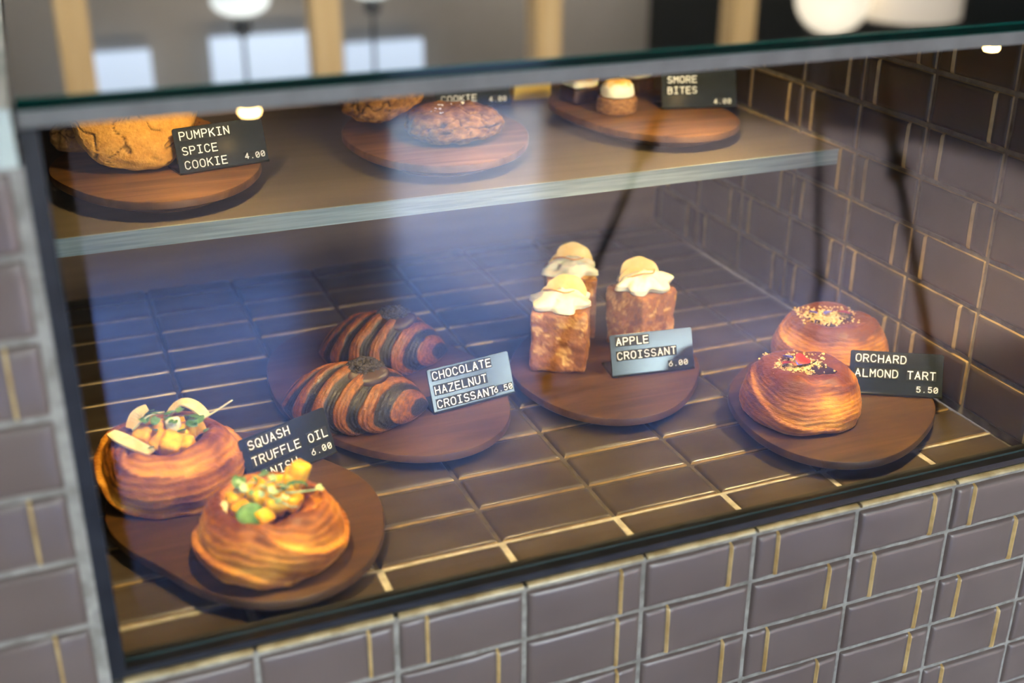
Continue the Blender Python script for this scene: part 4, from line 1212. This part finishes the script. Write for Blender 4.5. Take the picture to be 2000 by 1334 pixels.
o = mb.build('wall_street', [M_GREYWALL]); tag(struct(o), 'grey street wall with tall windows')
for n, (a, b, WZ0, WZ1) in enumerate(WIN):
    mb = MB()
    f = 0.04
    mb.box((a, Y0 - 0.1, WZ0), (a + f, Y0 - 0.04, WZ1)).box((b - f, Y0 - 0.1, WZ0), (b, Y0 - 0.04, WZ1)).box((a, Y0 - 0.1, WZ0), (b, Y0 - 0.04, WZ0 + f)).box((a, Y0 - 0.1, WZ1 - f), (b, Y0 - 0.04, WZ1))
    k = int((b - a) / 0.5)
    for q in range(1, k):
        x = a + (b - a) * q / k
        mb.box((x - 0.015, Y0 - 0.09, WZ0), (x + 0.015, Y0 - 0.05, WZ1))
    o = mb.build('window_%d' % (n + 1), [M_MULL]); tag(struct(o), 'tall street window with dark bars')
o = MB().box((-60, -80, -0.2), (60, Y0 - 0.15, -0.12)).build('ground', [mat('pale_pavement', (0.34, 0.34, 0.34), rough=0.9)]); tag(struct(o), 'pale street pavement outside')
o = MB().box((-0.55, -1.62, 0), (0.043, -1.30, ZC)).build('person_standin', [M_STANDIN]); tag(struct(o), 'dark block standing in for the person behind the camera')  # block added in place of a person, seen only as a dark reflection

PX = [0.155, 0.985, 1.825, 2.675]
PL = ['first', 'second', 'third', 'fourth']
for x, q in zip(PX, PL):
    o = MB().box((x - 0.05, 3.46, 0), (x + 0.05, 3.56, ZC)).build('wooden_post', [M_POST])
    tag(o, 'pale oak post, %s from the frame side, mirrored in the glass top' % q, 'post', 'oak posts behind the counter')
for n, (a, b, z0, z1) in enumerate([(0.70, 1.12, 1.90, 2.75), (1.26, 1.60, 1.96, 2.75), (0.20, 0.46, 1.93, 2.75)]):
    o = MB().box((a, 4.30, z0), (b, 4.34, z1)).build('window_%d' % (n + 5), [M_LITPANE]); tag(struct(o), 'frosted high window behind the counter')

M_GLOBE = mat('glowing_globe', (1, 0.95, 0.85), rough=0.3, emit=(1.0, 0.86, 0.62), es=1.5)
M_DRUM = mat('cream_lamp_shade', (0.85, 0.78, 0.66), rough=0.6, emit=(1.0, 0.8, 0.58), es=0.4)
def pendant(name, lab, loc, prof, m, zt):
    t = thing(name, lab, 'lamp', loc)
    MB().lathe(prof, 32).build('shade', [m], t, True)
    MB().lathe([(0.03, zt), (0.03, zt + 0.05), (0.008, zt + 0.06)], 16).build('cap', [M_BLACK], t, True)
    MB().tube([(0, 0, zt + 0.05), (0, 0, ZC - loc[2])], 0.006, 6).build('cord', [M_BLACK], t)
    return t
pendant('globe_pendant', 'glowing white globe lamp mirrored at the right end of the glass top', (3.12, 3.5, 1.75), [(0.155 * math.sin(a), -0.155 * math.cos(a)) for a in np.linspace(0.05, math.pi - 0.05, 20)], M_GLOBE, 0.15)
pendant('drum_pendant', 'cream cylinder lamp mirrored beside the globe lamp', (3.52, 3.5, 1.70), [(0.20, -0.16), (0.21, -0.15), (0.21, 0.15), (0.20, 0.16)], M_DRUM, 0.15)
M_SPOTW = mat('white_lamp_glow', (1, 1, 1), emit=(0.86, 1.0, 0.98), es=1.5)
pendant('white_pendant', 'bright white lamp mirrored between the first and second oak posts', (0.70, 3.5, 1.64), [(0.10 * math.sin(a), -0.055 * math.cos(a)) for a in np.linspace(0.05, math.pi - 0.05, 16)], M_SPOTW, 0.065)
pendant('white_pendant', 'bright white lamp mirrored just past the second oak post', (1.16, 3.5, 1.60), [(0.10 * math.sin(a), -0.06 * math.cos(a)) for a in np.linspace(0.05, math.pi - 0.05, 16)], M_SPOTW, 0.055)

M_CLIGHT = mat('ceiling_panel_glow', (1, 1, 1), emit=(1.0, 0.93, 0.82), es=36.0)
for x in (0.4, 2.2):
    t = thing('ceiling_light', 'flat white ceiling light over the kitchen, nearer the %s' % ('frame side' if x < 1 else 'dark wall'), 'lamp', (x, 2.4, ZC), 0, 'kitchen ceiling lights')
    MB().box((-0.5, -0.3, -0.04), (0.5, 0.3, 0)).build('housing', [M_LIP], t)
    MB().box((-0.47, -0.27, -0.05), (0.47, 0.27, -0.04)).build('diffuser', [M_CLIGHT], t)

# added unseen ceiling spots, brightening the floor mirrored in the glass
for (x, y, pw, sz, lb) in ((2.35, -2.85, 15000, 54, 'added unseen ceiling spot brightening the floor beyond the tripod'), (0.35, -3.55, 350, 60, 'added unseen ceiling spot brightening the floor near the dark block')):
    t = thing('added_ceiling_spot', lb, 'lamp', (x, y, ZC), 0, 'added ceiling spots')
    MB().lathe([(0.055, 0), (0.055, -0.11), (0.048, -0.115)], 24).build('housing', [M_BLACK], t, True)
    MB().lathe([(0.044, -0.114), (0.044, -0.118), (0.02, -0.120)], 24).build('lens', [M_LENS], t, True)
    ld = bpy.data.lights.new('spot_glow', 'SPOT'); ld.energy = pw; ld.color = (1.0, 0.85, 0.82); ld.spot_size = math.radians(sz); ld.spot_blend = 1.0; ld.shadow_soft_size = 0.05
    lo = bpy.data.objects.new('spot_glow', ld); COL.objects.link(lo); lo.parent = t; lo.location = (0, 0, -0.20)

# tripod standing on the shop floor before the case, mirrored in the glass front
T3 = thing('tripod', 'black tripod whose dark legs are mirrored in the glass front', 'tripod', (1.730, -1.772, 0))
apx = Vector((0, 0, 1.46))
for (x, y) in ((2.171, -2.131), (1.834, -1.153), (1.097, -1.778)):
    f = Vector((x - 1.730, y + 1.772, 0.0))
    d = (apx - f)
    top = apx + f * 0.03
    lg = MB().tube([f + d * 0.012, f + d * 0.40], 0.012, 10).tube([f + d * 0.385, top], 0.0165, 10).build('leg', [M_BLACK], T3, True)
    k = f + d * 0.40
    MB().tube([k - d.normalized() * 0.030, k - d.normalized() * 0.026, k + d.normalized() * 0.026, k + d.normalized() * 0.030], [0.018, 0.026, 0.026, 0.018], 12).build('leg_lock', [M_BLACK], lg, True)
    MB().tube([f + Vector((0, 0, 0.001)), f + Vector((0, 0, 0.03))], 0.017, 10).build('rubber_foot', [M_BLACK], lg, True)
MB().tube([(0, 0, 1.0), (0, 0, 1.62)], 0.014, 12).build('centre_column', [M_BLACK], T3, True)
MB().lathe([(0.03, 1.44), (0.055, 1.46), (0.055, 1.53), (0.03, 1.55)], 20).build('collar', [M_BLACK], T3)
MB().lathe([(0.02, 1.60), (0.032, 1.62), (0.03, 1.66), (0.045, 1.68), (0.045, 1.69)], 20).build('head', [M_BLACK], T3)
bpy.context.view_layer.update()
